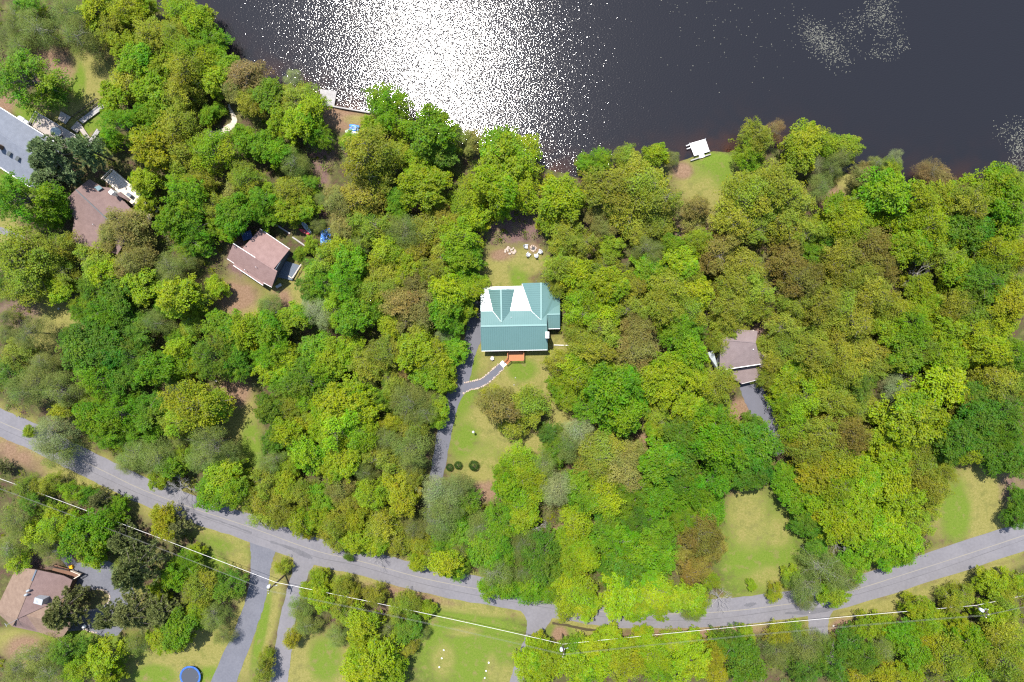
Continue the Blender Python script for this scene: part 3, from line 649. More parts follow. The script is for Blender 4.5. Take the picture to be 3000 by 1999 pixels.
mb = MB(); mb.box(P(176, 398, 1.2), (.7, .7, .14), .6); mb.build('seat', GREYWOOD, ch4); mb = MB(); mb.box(P(178.5, 400, 1.5), (.7, .12, .7), .6); mb.build('backrest', STEEL, ch4)
for dx in (-3, 3):
    for dy in (-3, 3): mb = MB(); mb.box(P(176+dx, 398+dy, .97), (.06, .06, .33)); mb.build('leg', STEEL, ch4)
tk = thing('gas_tank', P(70, 353, 0), 'white rounded gas tank and grey unit beside the grey deck', 'tank')
mb = MB(); mb.tube([P(54, 344, .7), P(56, 345.5, .7), P(70, 353, .7), P(72, 354, .7)], [.2, .5, .5, .2], 12); mb.build('tank', WHITE, tk, True); mb = MB(); mb.box(P(80, 360, .5), (1.0, .9, 1.0), -.5); mb.build('unit', ALU, tk)
def boardwalk(name, quad, n, m, label, z=.35, rails=None, m2=None):
    c = P(sum(q[0] for q in quad)/4, sum(q[1] for q in quad)/4, 0); t = thing(name, c, label, 'boardwalk', 'wooden ramps by the grey deck')
    planks(t, *[P(x, y, z) for x, y in quad], n, m)
    mb = MB(); mb.bar(P(*quad[0], z-.12), P(*quad[3], z-.12), .12, .14); mb.bar(P(*quad[1], z-.12), P(*quad[2], z-.12), .12, .14); mb.build('joist', DARKWOOD, t)
    for rl in rails or []: rail(t, [P(x, y, z) for x, y in rl], m2 or GREYWOOD, .9)
    return t
boardwalk('platform', [(170, 349), (178, 326), (208, 343), (192, 364)], 8, TANWOOD, 'square grey wooden platform on the grass behind the grey deck')
boardwalk('ramp', [(230, 352), (243, 362), (312, 311), (300, 300)], 16, GREYWOOD, 'long grey wooden ramp with dark rails leading up to the trees', .5, [[(218, 345), (290, 292)], [(230, 352), (300, 300)]], DARKWOOD)
boardwalk('landing', [(207, 376), (226, 355), (240, 366), (226, 390)], 7, TANWOOD, 'tilted grey wooden landing between the two ramps')
boardwalk('short_ramp', [(231, 378), (238, 366), (263, 403), (255, 411)], 10, TANWOOD, 'short pale ramp running down from the wooden landing')
boardwalk('foot_ramp', [(243, 438), (251, 443), (293, 384), (284, 377)], 14, GREYWOOD, 'narrow grey ramp with a rail lying beside the pine', .4, [[(251, 443), (293, 384)]])

# ------------------------------------------------------------------ roof hidden among trees on the right
h5 = thing('hidden_house', P(2165, 1055, 0), 'small house with mauve shingle roof and white eave hidden among trees', 'house')
slope(h5, [(2112, 995, 6.3), (2214, 1004, 6.3), (2229, 1066.5, 4.6), (2107, 1085, 4.6)], SH_MAUVE)
slope(h5, [(2112, 995, 6.3), (2214, 1004, 6.3), (2220, 970, 4.6), (2100, 960, 4.6)], SH_MAUVE)
slope(h5, [(2214, 1024, 4.4), (2250, 1042, 4.2), (2240, 1078, 3.6), (2226, 1075, 3.9)], SH_MAUVE)
slope(h5, [(2128, 1088, 2.9), (2232, 1068, 2.9), (2240, 1108, 2.3), (2173, 1125, 2.3), (2140, 1106, 2.4)], SH_MAUVE)
edge(h5, (2107, 1085.5, 4.58), (2229.5, 1067, 4.58), .14, TRIM, 'gutter')
edge(h5, (2173, 1125, 2.28), (2240, 1108, 2.28), .06, TRIM, 'gutter')
edge(h5, (2112, 995, 6.33), (2214, 1004, 6.33), .25, SH_MAUVE, 'ridge_cap', .02, .06)
wall_prism(h5, [(2110, 1080), (2226, 1062), (2216, 975), (2106, 968)], 4.6, SIDING_G)
wall_prism(h5, [(2136, 1092), (2230, 1074), (2236, 1102), (2176, 1118)], 2.25, SIDING_G)
vent(h5, 2205, 1024, 5.6, .5, .1)
lean5 = MB(); lean5.slab([P(2090, 1028, 3.9), P(2104, 1082, 3.9), P(2098, 1084, 2.6), P(2070, 1034, 2.6)], .1); lean5.build('side_roof', mat('galvanised', (.40, .44, .45), .4, .5), h5)
wall_prism(h5, [(2092, 1032), (2104, 1078), (2096, 1078), (2074, 1036)], 2.5, SIDING_G, .1)
pt = thing('picnic_bench', P(2208, 980, 0), 'pale wooden picnic bench on shaded ground above the hidden roof', 'bench')
for k, (x0, x1) in enumerate(((2201, 2204), (2205, 2208), (2209, 2212))):
    mb = MB(); mb.slab([P(x0, 967, .6), P(x1, 967, .6), P(x1+3, 994, .6), P(x0+3, 994, .6)], .06); mb.build('plank', PALEWOOD, pt)
for x, y in ((2203, 970), (2210, 970), (2206, 991), (2212, 991)): mb = MB(); mb.box(P(x, y, .27), (.1, .1, .54)); mb.build('leg', DARKWOOD, pt)
mb = MB()
for q in range(7): mb.box(P(2213+q*9, 1013-q*1.8, .55), (.1, .1, 1.1))
mb.bar(P(2211, 1013.5, 1.05), P(2271, 1001.5, 1.05), .14, .14); mb.bar(P(2211, 1013.5, .55), P(2271, 1001.5, .55), .1, .14)
tag(mb.build('white_fence', TRIM), 'short white rail fence right of the hidden mauve roof', 'fence')

# ------------------------------------------------------------------ brown roof with chimney, lower left
h6 = thing('chimney_house', P(100, 1770, 0), 'brown shingle house with grey metal chimney beside a parking yard', 'house')
zr, ze = 5.4, 3.1
slope(h6, [(107, 1669.5, zr), (48, 1815, zr), (36, 1836, ze+1.0), (-14, 1790, ze), (48, 1662, ze)], SH_TAN)
slope(h6, [(107, 1669.5, zr), (48, 1815, zr), (77, 1803, zr-.75), (152, 1768, 3.75), (194, 1746, ze), (212, 1700, ze), (186, 1687, ze+.7)], SH_BROWN)
slope(h6, [(77, 1803, zr-.7), (206, 1836, zr-.9), (222, 1795, 3.2), (150, 1768, 3.6)], SH_TAN)
slope(h6, [(77, 1803, zr-.7), (206, 1836, zr-.9), (178, 1875, ze), (113, 1853, ze)], SH_TAN)
slope(h6, [(48, 1815, zr), (77, 1803, zr-.7), (113, 1853, ze), (36, 1836, ze)], SH_BROWN)
edge(h6, (107, 1669.5, zr), (48, 1815, zr), .25, SH_TAN, 'ridge_cap', .03, .07)
edge(h6, (107, 1669.5, zr+.02), (94, 1702, zr+.02), .3, SIDING_D, 'ridge_vent', .06, .1)
wall_prism(h6, [(0, 1785), (52, 1668), (205, 1703), (190, 1745), (215, 1795), (180, 1865), (40, 1832)], ze, SIDING_B, .3)
mb = MB(); mb.box(P(122, 1757, 5.1), (1.9, 1.3, 2.1), -.25); mb.build('chimney', ALU, h6)
mb = MB(); mb.tube([P(109, 1762, 4.7), P(109, 1762, 6.2)], [.28, .28], 10); mb.build('flue', ALU, h6)
for x, y in ((86, 1729), (80, 1741)):
    mb = MB(); c = P(x, y, 5.6); mb.tube([c-Vector((0, 0, .8)), c+Vector((0, 0, .25))], [.1, .1], 8); mb.tube([c+Vector((-.35, -.2, .3)), c+Vector((.35, .2, .42))], [.22, .22], 8); mb.build('roof_vent', ALU, h6)
d6 = thing('brown_deck', P(190, 1675, 0), 'brown timber deck with pale ledge on the top side of the chimney house', 'deck')
planks(d6, P(160, 1655, 1.3), P(205, 1668, 1.3), P(198, 1686, 1.3), P(152, 1672, 1.3), 9, BROWNDECK); planks(d6, P(208, 1670, 1.3), P(240, 1682, 1.3), P(214, 1697, 1.3), P(190, 1688, 1.3), 8, BROWNDECK)
rail(d6, [P(215, 1669, 1.3), P(243, 1681, 1.3), P(214, 1698, 1.3)], PALEWOOD, .9); rail(d6, [P(150, 1656, 1.3), P(205, 1668, 1.3)], DARKWOOD, .9)
for x, y in ((205, 1668), (160, 1655), (240, 1682), (214, 1697)): mb = MB(); mb.box(P(x, y, .6), (.15, .15, 1.2)); mb.build('post', DARKWOOD, d6)
mb = MB(); mb.box(P(209, 1661, .35), (.75, .75, .5), .2); mb.box(P(209, 1661, .75), (.5, .1, .4), .2)
tag(mb.build('yellow_toy', mat('yellow_plastic', (.85, .42, .02), .4)), 'small yellow and orange toy at the corner of the brown deck', 'toy')
gc = thing('green_cart', P(287, 1832, 0), 'bright green plastic cart on the parking yard', 'cart')
mb = MB(); mb.box(P(287, 1832, .45), (.95, .65, .35), .2); mb.build('tub', mat('green_plastic', (.02, .36, .10), .4), gc); mb = MB(); mb.tube([P(283, 1832, .2)+Vector((0, -.4, 0)), P(283, 1832, .2)+Vector((0, .4, 0))], [.2, .2], 10); mb.build('wheel', STEEL, gc); mb = MB(); mb.bar(P(290, 1830, .6), P(296, 1827, .75), .08); mb.build('handle', STEEL, gc)
bn = thing('bin', P(246, 1836, 0), 'grey lidded bin at the edge of the parking yard', 'bin')
mb = MB(); mb.tube([P(246, 1836, 0), P(246, 1836, .8)], [.34, .4], 12); mb.build('body', ALU, bn); mb = MB(); mb.tube([P(246, 1836, .81), P(246, 1836, .93)], [.44, .3], 12); mb.build('lid', WHITE, bn)
stn = thing('antenna_mast', P(45, 1818, 0), 'thin pale antenna mast leaning off the chimney house roof', 'antenna')
mb = MB(); mb.tube([P(52, 1814, 5.3), P(18, 1832, 7.5)], [.06, .04], 6); mb.build('mast', ALU, stn); mb = MB(); mb.bar(P(14, 1826, 7.4), P(20, 1836, 7.4), .06); mb.build('crossbar', ALU, stn)
# planter island with a stone ring
isl = thing('planter_island', P(272, 1757, 0), 'oval planting bed ringed with pale stones in the parking yard', 'planter')
mb = MB(); mb.slab([P(272+48*math.cos(a_*.2618)*1.0, 1757+28*math.sin(a_*.2618)-6*math.cos(a_*.2618), .16) for a_ in range(24)], .15); mb.build('soil', mat('planter_soil', (.11, .085, .045), .95, .1, (2, .9, (.09, .10, .03)), (5, .1)), isl)
stone_row([(272+50*math.cos(a_*.13), 1757+30*math.sin(a_*.13)-6*math.cos(a_*.13)) for a_ in range(49)], .46, .48, isl)
yw = thing('stone_edging', P(265, 1850, 0), 'row of pale stones along the lower edge of the parking yard', 'stone edging')
stone_row([(246, 1842), (262, 1850), (282, 1854)], .5, .55, yw)

# ------------------------------------------------------------------ docks and shore things
d1 = thing('grey_dock', P(962, 286, WATER_Z), 'weathered grey plank dock standing in the glittering water', 'dock')
planks(d1, P(937.5, 261.5, .1), P(940, 312, .1), P(979, 312, .1), P(987, 267, .1), 14, GREYWOOD)
for x, y in ((941, 264), (984, 269), (977, 309), (943, 308)): mb = MB(); mb.box(P(x, y, -.55), (.2, .2, 1.2)); mb.build('pile', DARKWOOD, d1)
mb = MB(); mb.bar(P(962, 310, .0), P(1020, 320, .0), .3, .5); mb.bar(P(1020, 320, .0), P(1085, 331, .0), .3, .5)
tag(mb.build('shore_timber', GREYWOOD), 'long grey timber holding the bank right of the grey dock', 'timber')
d2 = thing('white_dock', P(2048, 432, WATER_Z), 'square white dock with a short gangway and side poles', 'dock')
q = [P(2019.6, 420.8, .2), P(2066.4, 407.4, .2), P(2079, 444, .2), P(2034, 457.5, .2)]
planks(d2, q[0], q[1], q[2], q[3], 13, WHITEDECK, .06, .02)
planks(d2, P(2047, 449, .26), P(2061, 445, .26), P(2065, 460, .12), P(2049, 464.5, .12), 6, WHITEDECK, .05, .02, 'gangway_plank')
for p in q: mb = MB(); mb.tube([p-Vector((0, 0, 1.6)), p+Vector((0, 0, .25))], [.08, .08], 8); mb.build('pile', ALU, d2)
mb = MB()
for a_, b_ in (((2010, 428, .15), (2021, 424, .25)), ((2012, 437, .15), (2023, 433, .25))): mb.tube([P(*a_), P(*b_)], [.1, .1], 6)
mb.build('ladder', WHITE, d2)
mb = MB(); mb.bar(P(2023, 471, .1), P(2049, 462.5, .1), .22, .22); mb.bar(P(2064, 458, .1), P(2082, 452, .1), .22, .22); mb.build('bank_beam', GREYWOOD, d2)
pb = thing('pedal_boat', P(1039, 377, 0), 'bright blue plastic pedal boat on the brown bank', 'boat')
BLUE = mat('boat_blue', (.03, .19, .62), .35, .5)
def blob_box(mb, c, sx, sy, z0, z1, rz, n=20, p=4.0, top=.86):
    rings = []
    for z, k in ((z0, .8), (z0*.6+z1*.4, 1), (z1-.06, .98), (z1, top)):
        for i in range(n):
            a_ = 2*math.pi*i/n; ca, sa = math.cos(a_), math.sin(a_); q_ = (abs(ca)**p+abs(sa)**p)**(-1/p)
            x, y = ca*q_*sx/2*k, sa*q_*sy/2*k; mb.v.append((c.x+x*math.cos(rz)-y*math.sin(rz), c.y+x*math.sin(rz)+y*math.cos(rz), z))
    b0 = len(mb.v)-4*n
    for j in range(3):
        for i in range(n): a_ = b0+j*n+i; b_ = b0+j*n+(i+1) % n; mb.f.append((a_, b_, b_+n, a_+n))
    mb.f.append(tuple(b0+3*n+i for i in range(n))); mb.f.append(tuple(b0+i for i in range(n))[::-1])
rz = math.radians(-9); c = P(1038.5, 377, 0); dx = Vector((math.cos(rz), math.sin(rz), 0)); dy = Vector((-math.sin(rz), math.cos(rz), 0))
for s_ in (-1, 1): mb = MB(); blob_box(mb, c+dy*s_*.42, 2.3, .62, .05, .5, rz); mb.build('float', BLUE, pb, True)
mb = MB(); mb.box(c+Vector((0, 0, .34)), (1.9, .5, .12), rz); mb.box(c+dx*.35+Vector((0, 0, .58)), (.5, 1.0, .14), rz); mb.box(c+dx*.62+Vector((0, 0, .78)), (.12, 1.0, .4), rz); mb.build('seat', mat('boat_blue_dark', (.02, .12, .45), .4), pb)
mb = MB(); mb.box(c-dx*.5+Vector((0, 0, .45)), (.3, .5, .2), rz); mb.build('pedal_box', STEEL, pb)
wb = thing('rowing_boat', P(1030, 389, 0), 'upturned white boat lying below the blue pedal boat', 'boat')
mb = MB(); blob_box(mb, P(1031, 389, 0), 2.9, 1.0, .0, .42, math.radians(-10), 24, 2.6, .55); mb.build('hull', WHITE, wb, True); mb = MB(); mb.bar(P(1014, 386.5, .44), P(1048, 391.5, .44), .08, .06); mb.build('keel', ALU, wb)
# fire pit circle
fp = thing('fire_pit', P(1562, 728, 0), 'round stone fire pit between the garden chairs', 'fire pit')
stone_row([(1562+7.5*math.cos(a_*.35), 728+7.5*math.sin(a_*.35)) for a_ in range(19)], .38, .45, fp)
mb = MB(); mb.slab([P(1562+6*math.cos(a_*.5236), 728+6*math.sin(a_*.5236), .03) for a_ in range(12)], .03); mb.build('ash', mat('ash', (.06, .055, .055), .95), fp)
GCH = mat('grey_chair', (.40, .41, .45), .7, .3, (1.5, .4, (.45, .46, .5)))
def adirondack(x, y, rz, label):
    t = thing('garden_chair', P(x, y, 0), label, 'chair', 'garden chairs round the fire pit', rz)
    def pc(nm, boxes):
        mb = MB()
        for c_, s_, tilt in boxes: mb.box(c_, s_, 0, Matrix.Rotation(tilt, 3, 'X') if tilt else None)
        o = mb.build(nm, GCH); o.parent = t
    for k in range(5): pc('seat_slat', [((0, .26-.12*k, .38-.02*k), (.54, .10, .025), .15)])
    for k in range(5): pc('back_slat', [((-.22+.11*k, -.46, .66+(.05 if k == 2 else 0)), (.095, .025, .72), .38)])
    for s_ in (-1, 1):
        pc('arm', [((s_*.36, .02, .56), (.14, .72, .03), 0)]); pc('leg', [((s_*.31, .3, .27), (.06, .1, .54), 0)]); pc('leg', [((s_*.31, -.3, .27), (.06, .1, .54), 0)])
    return t
adirondack(1542, 723, math.radians(-95), 'grey garden chair at the upper left of the fire pit')
adirondack(1548.5, 746, math.radians(-40), 'grey garden chair turned askew at the lower left of the fire pit')
adirondack(1571, 749, math.radians(12), 'grey garden chair directly below the fire pit')
adirondack(1582, 738, math.radians(70), 'grey garden chair right of the fire pit, half under leaves')
rp = thing('rock_heap', P(1493, 733, 0), 'scatter of pale rocks on bare ground above the green-roofed house', 'rocks')
for k in range(26):
    a_ = RND.uniform(0, 6.28); q = RND.random()**.5; put_stone(P(1494+17*q*math.cos(a_), 734+13*q*math.sin(a_), .12), RND.uniform(.3, .65), rp, ST_P)
# lawn lamp
lp = thing('globe_lamp', P(1389.3, 1262.5, 0), 'garden lamp post with a round white globe on the lawn', 'lamp')
b0 = P(1389.3, 1262.5, 0); mb = MB(); mb.tube([b0, b0+Vector((0, 0, 1.75))], [.06, .045], 8); mb.build('post', STEEL, lp)
mb = MB()
for j in range(9):
    t_ = math.pi*j/8; mb.v += [tuple(b0+Vector((.27*math.sin(t_)*math.cos(k*.5236), .27*math.sin(t_)*math.sin(k*.5236), 2.0+.27*math.cos(t_)))) for k in range(12)]
mb.f = [(j*12+k, (j+1)*12+k, (j+1)*12+(k+1) % 12, j*12+(k+1) % 12) for j in range(8) for k in range(12)]; mb.build('globe', WHITE, lp, True)
# trampoline
tp = thing('trampoline', P(556, 1982, 0), 'round trampoline with black mat and blue padded rim', 'trampoline'); c = P(557, 1983, .85)
mb = MB(); mb.v += [tuple(c+Vector((2.04*math.cos(k*.1745), 1.98*math.sin(k*.1745), 0))) for k in range(36)]; mb.f = [tuple(range(36))]; mb.build('mat', mat('trampoline_mat', (.045, .05, .062), .7, .3), tp)
mb = MB()
for rr_, z in ((2.02, .02), (2.08, .06), (2.36, .06), (2.42, 0), (2.34, -.03)): mb.v += [tuple(c+Vector((rr_*math.cos(k*.1745), rr_*math.sin(k*.1745), z))) for k in range(36)]
mb.f = [(j*36+k, (j+1)*36+k, (j+1)*36+(k+1) % 36, j*36+(k+1) % 36) for j in range(4) for k in range(36)]; mb.build('rim_pad', mat('blue_pad', (.035, .105, .36), .45, .4), tp)
for k in range(6):
    a_ = k*1.047+.3; p = c+Vector((2.55*math.cos(a_), 2.55*math.sin(a_), 0)); mb = MB(); mb.tube([p+Vector((0, 0, -.85)), p+Vector((0, 0, 1.7))], [.035, .035], 6); mb.build('net_pole', ALU, tp)
for k in range(6):
    a_ = k*1.047; p = c+Vector((2.35*math.cos(a_), 2.35*math.sin(a_), -.05)); mb = MB(); mb.tube([p, p-Vector((0, 0, .8))], [.04, .04], 6); mb.build('leg', STEEL, tp)
# white markers on the square lawn
for x, y, l in ((1300, 1905, 'top of the three white markers on the left of the mown lawn'), (1294, 1929, 'middle of the three white markers on the left of the mown lawn'), (1287, 1955, 'bottom of the three white markers on the left of the mown lawn'), (1432, 1942, 'top of the three white markers on the right of the mown lawn'), (1424, 1966, 'middle of the three white markers on the right of the mown lawn'), (1420, 1987, 'bottom of the three white markers on the right of the mown lawn')):
    o = put_stone(P(x, y, .1), .42, None, [stone_mesh('marker_stone', int(x), WHITE)], 'marker_stone'); tag(o, l, 'marker', 'white markers on the mown lawn')
for x, y, s_, l in ((1510, 1107, .3, 'upper of two small pale stones in front of the porch'), (1506, 1128, .34, 'lower of two small pale stones in front of the porch'), (172, 905, .5, 'lone white stone in the dry clearing'), (2442, 1834, .55, 'white stone on the verge by the right-hand drive'), (2372, 1795, .3, 'small pale stone on the lower verge of the road bend')):
    tag(put_stone(P(x, y, .1), s_, None, ST_G, 'pale_stone'), l, 'stone')
# ditch mound by the mid-road pole: darker soil strip
mb = MB(); L = smooth_line([(1618, 1826, 0), (1660, 1832, 0), (1710, 1843, 0), (1765, 1850, 0)], 6); vs = []
for p in L: vs += [P(p[0], p[1]-3.5+RND.uniform(-1, 1), .012), P(p[0], p[1]+3.5+RND.uniform(-1, 1), .012)]
mb.add(vs, [(2*i, 2*i+1, 2*i+3, 2*i+2) for i in range(len(L)-1)]); tag(mb.build('ditch', mat('wet_soil', (.055, .036, .022), .9, .2, (1.5, .7, (.04, .045, .015)))), kind='structure')

# ------------------------------------------------------------------ utility poles and lines
POLEW = mat('pole_wood', (.10, .075, .055), .9, .2, (1.5, .8, (.07, .05, .036))); CAN = mat('transformer_grey', (.62, .65, .70), .45, .4); WIRE = mat('pale_wire', (.62, .60, .57), .5, .5)
poles = []; WIRE2 = mat('dull_wire', (.17, .165, .155), .6, .4)
for x, y, h, l in ((836, 1684, 9.4, 'dark wooden utility pole with transformer beside the road junction'), (1648, 1858, 9.4, 'wooden utility pole with transformer below the road bend'), (2812, 1748, 9.4, 'wooden utility pole with transformer in the far right brush')):
    b = P(x, y, 0); poles.append(b); t = thing('utility_pole', b, l, 'utility pole', 'utility poles along the road')
    mb = MB(); mb.tube([b, b+Vector((0, 0, h*.5)), b+Vector((0, 0, h))], [.20, .17, .13], 10); mb.build('pole', POLEW, t)
    mb = MB(); mb.bar(b+Vector((-.25, -.9, h-.6)), b+Vector((.25, .9, h-.6)), .12, .14); mb.build('crossarm', POLEW, t)
    mb = MB(); c = b+Vector((-.45, .28, h-2.0)); mb.tube([c, c+Vector((0, 0, .15)), c+Vector((0, 0, 1.0)), c+Vector((0, 0, 1.12))], [.26, .32, .32, .2], 14); mb.build('transformer', CAN, t, True)
    for q in (-.8, 0, .8):
        mb = MB(); p = b+Vector((.22*q, q, h-.5 if q else h)); mb.tube([p, p+Vector((0, 0, .2))], [.07, .05], 8); mb.build('insulator', WHITE, t)
    mb = MB(); mb.tube([b+Vector((0, 0, h-2.4)), b+Vector((.5, .1, h-2.2)), b+Vector((1.0, .2, h-2.3))], [.04, .04, .09], 6); mb.build('lamp_arm', ALU, t)
pl = P(-190, 1302, 0); pr = P(3290, 1660, 0); chain = [pl]+poles+[pr]
for nm, hh, off, rad, sag, l in (('power_line', 5.5, (0, .25), .036, .5, 'thick pale cable strung lowest between the utility poles'), ('power_line', 8.6, (0, -.6), .014, .8, 'thin wire strung on the pole crossarms above the cable'), ('power_line', 9.5, (0, 0), .014, .8, 'thin topmost wire strung over the pole tops')):
    mb = MB()
    for a_, b_ in zip(chain[:-1], chain[1:]):
        pts = []
        for k in range(17): u = k/16; pts.append(a_.lerp(b_, u)+Vector((off[0], off[1], hh-sag*4*u*(1-u))))
        mb.tube(pts, [rad]*17, 5, False)
    tag(mb.build(nm, WIRE if rad > .03 else WIRE2), l, 'power line', 'power lines along the road')

# ------------------------------------------------------------------ fallen birch logs
for a_, b_, r_, l in (((590, 1068), (635, 1120), .12, 'fallen white birch log beside the straw strip in the wood'), ((760, 927), (812, 915), .08, 'pale fallen branch below the pink-roofed house'), ((240, 1962), (272, 1964), .09, 'white fallen branch in the bottom left brush')):
    mb = MB(); A2, B2 = P(*a_, .7), P(*b_, .45); mb.tube([A2, A2.lerp(B2, .5)+Vector((0, .1, .12)), B2], [r_*.5, r_*.9, r_*1.3], 6)
    for k in range(4): p = A2.lerp(B2, .1+.12*k); mb.tube([p, p+Vector((RND.uniform(-1, 1), RND.uniform(-1, 1), .4))], [r_*.4, .015], 4)
    tag(mb.build('fallen_log', mat('birch_bark', (.62, .59, .54), .8, .2, (2, .7, (.4, .37, .34)))), l, 'log')

# ------------------------------------------------------------------ lily pads
def pads():
    r = random.Random(8); mb = MB()
    def pad(x, y, s_):
        p = P(x, y, WATER_Z+.012+r.uniform(0, .01)); a0 = r.uniform(0, 6.28); n = 6
        mb.add([p]+[p+Vector((s_*math.cos(a0+k*.98), s_*r.uniform(.7, 1)*math.sin(a0+k*.98), 0)) for k in range(n)], [(0, k+1, k+2) for k in range(n-1)])
    def patch(x, y, rx, ry, n, rot=0, s0=.05, s1=.12):
        for _ in range(n):
            u, v = r.gauss(0, .45), r.gauss(0, .45)
            if abs(u) > 1 or abs(v) > 1: continue
            c_, s__ = math.cos(rot), math.sin(rot); pad(x+u*rx*c_-v*ry*s__, y+u*rx*s__+v*ry*c_, r.uniform(s0, s1))
    patch(2390, 95, 70, 50, 360, .5); patch(2430, 140, 90, 60, 520, .6); patch(2500, 80, 60, 60, 160, 1.2); patch(2575, 30, 55, 60, 380, .8); patch(2600, 90, 60, 70, 200); patch(2580, 160, 70, 20, 90, .1); patch(2640, 130, 30, 30, 60)
    patch(2985, 420, 40, 90, 420, 0, .05, .14); patch(2940, 390, 40, 40, 70, 0, .05, .12); patch(2960, 490, 50, 20, 120, 0, .05, .12)
    for _ in range(110): pad(r.uniform(1930, 2330), r.uniform(0, 300)**1.0*(r.random()**.6), r.uniform(.05, .12))
    o = mb.build('lily_pads', mat('lily_pad', (.15, .145, .115), .6, .4, (1.5, .8, (.085, .09, .06)))); tag(o, 'pale lily pads floating in loose patches on the dark lake', 'lily pads', kind='stuff')
pads()

# keep brush off the roads, yards and houses
FOOT = [np.array([P(x, y, 0)[:2] for x, y in q]) for q in ([(1400, 820), (1650, 820), (1650, 1075), (1400, 1075)], [(655, 660), (895, 660), (895, 850), (655, 850)], [(175, 500), (470, 500), (440, 740), (190, 740)], [(-60, 270), (310, 290), (250, 520), (-60, 560)], [(2060, 950), (2260, 950), (2260, 1130), (2060, 1130)], [(-30, 1630), (250, 1630), (250, 1890), (-30, 1890)], [(930, 255), (1090, 300), (1060, 400), (930, 330)])]
def clear_zone(X, Y):
    m = np.zeros(X.shape, bool)
    for pts, hw in ROADS:
        for a_, b_ in zip(pts[:-1], pts[1:]):
            e = b_-a_; t = np.clip(((X-a_[0])*e[0]+(Y-a_[1])*e[1])/(e @ e+1e-9), 0, 1); m |= np.hypot(X-a_[0]-t*e[0], Y-a_[1]-t*e[1]) < hw+.8
    for q in FOOT+YARDS: m |= poly_sd(X, Y, q) > -.6
    return m
# ------------------------------------------------------------------ trees: prototypes (crown radius 1, ground at z = 0)
def unit(v): return v/(np.linalg.norm(v, axis=-1, keepdims=True)+1e-9)
def leaves_mesh(name, pos, nrm, size, aspect, bright, hue, sat, matl, along=None, fold=0.0):
    """one bent leaf card per position"""
    n = len(pos); r = np.random.RandomState(len(name)+n)
    ref = r.randn(n, 3) if along is None else along
    u = unit(np.cross(nrm, ref)) if along is None else unit(along - nrm*np.sum(along*nrm, -1, keepdims=True))
    v = np.cross(nrm, u)
    a = (size*0.5)[:, None]; b = (size*0.5/aspect)[:, None]
    c0 = pos-u*a; c1 = pos+v*b-nrm*a*fold; c2 = pos+u*a; c3 = pos-v*b-nrm*a*fold
    V = np.stack([c0, c3, c2, c1], 1).reshape(-1, 3)
    F = np.stack([np.arange(n)*4+k for k in (0, 1, 2)], -1); F2 = np.stack([np.arange(n)*4+k for k in (0, 2, 3)], -1)
    me = np_mesh(name, V, np.concatenate([F, F2]), matl)
    set_col(me, 'leaf', np.repeat(np.stack([bright, hue, sat], -1), 4, 0)); return me

def skeleton(rr, cl, trunk_h, tr, nlimb, forks=0, spread=1.0):
    """tapered trunk with limbs running out to some of the foliage clumps"""
    m = MB(); lean = Vector((rr.uniform(-.08, .08), rr.uniform(-.08, .08), 0))
    top = Vector((lean.x, lean.y, trunk_h))
    m.tube([(0, 0, -0.03), lean*.3+Vector((0, 0, trunk_h*.35)), lean*.7+Vector((0, 0, trunk_h*.7)), top], [tr*1.35, tr, tr*.8, tr*.35], 6)
    for k in range(min(nlimb, len(cl))):
        e = Vector(cl[k]); h = trunk_h*rr.uniform(.45, .95); s0 = lean*(h/trunk_h)+Vector((0, 0, h))
        mid = s0.lerp(e, .5)+Vector((rr.uniform(-.07, .07), rr.uniform(-.07, .07), .06))
        m.tube([s0, mid, e], [tr*.42, tr*.26, tr*.07], 4, False)
        for _ in range(forks):
            q = mid.lerp(e, rr.uniform(0, .7)); d = Vector((rr.uniform(-1, 1), rr.uniform(-1, 1), rr.uniform(-.1, .7))).normalized()*rr.uniform(.16, .34)*spread
            kn = q+d*.5+Vector((rr.uniform(-.03, .03), rr.uniform(-.03, .03), .02))
            m.tube([q, kn, q+d], [tr*.16, tr*.11, tr*.05], 3, False)
    return m

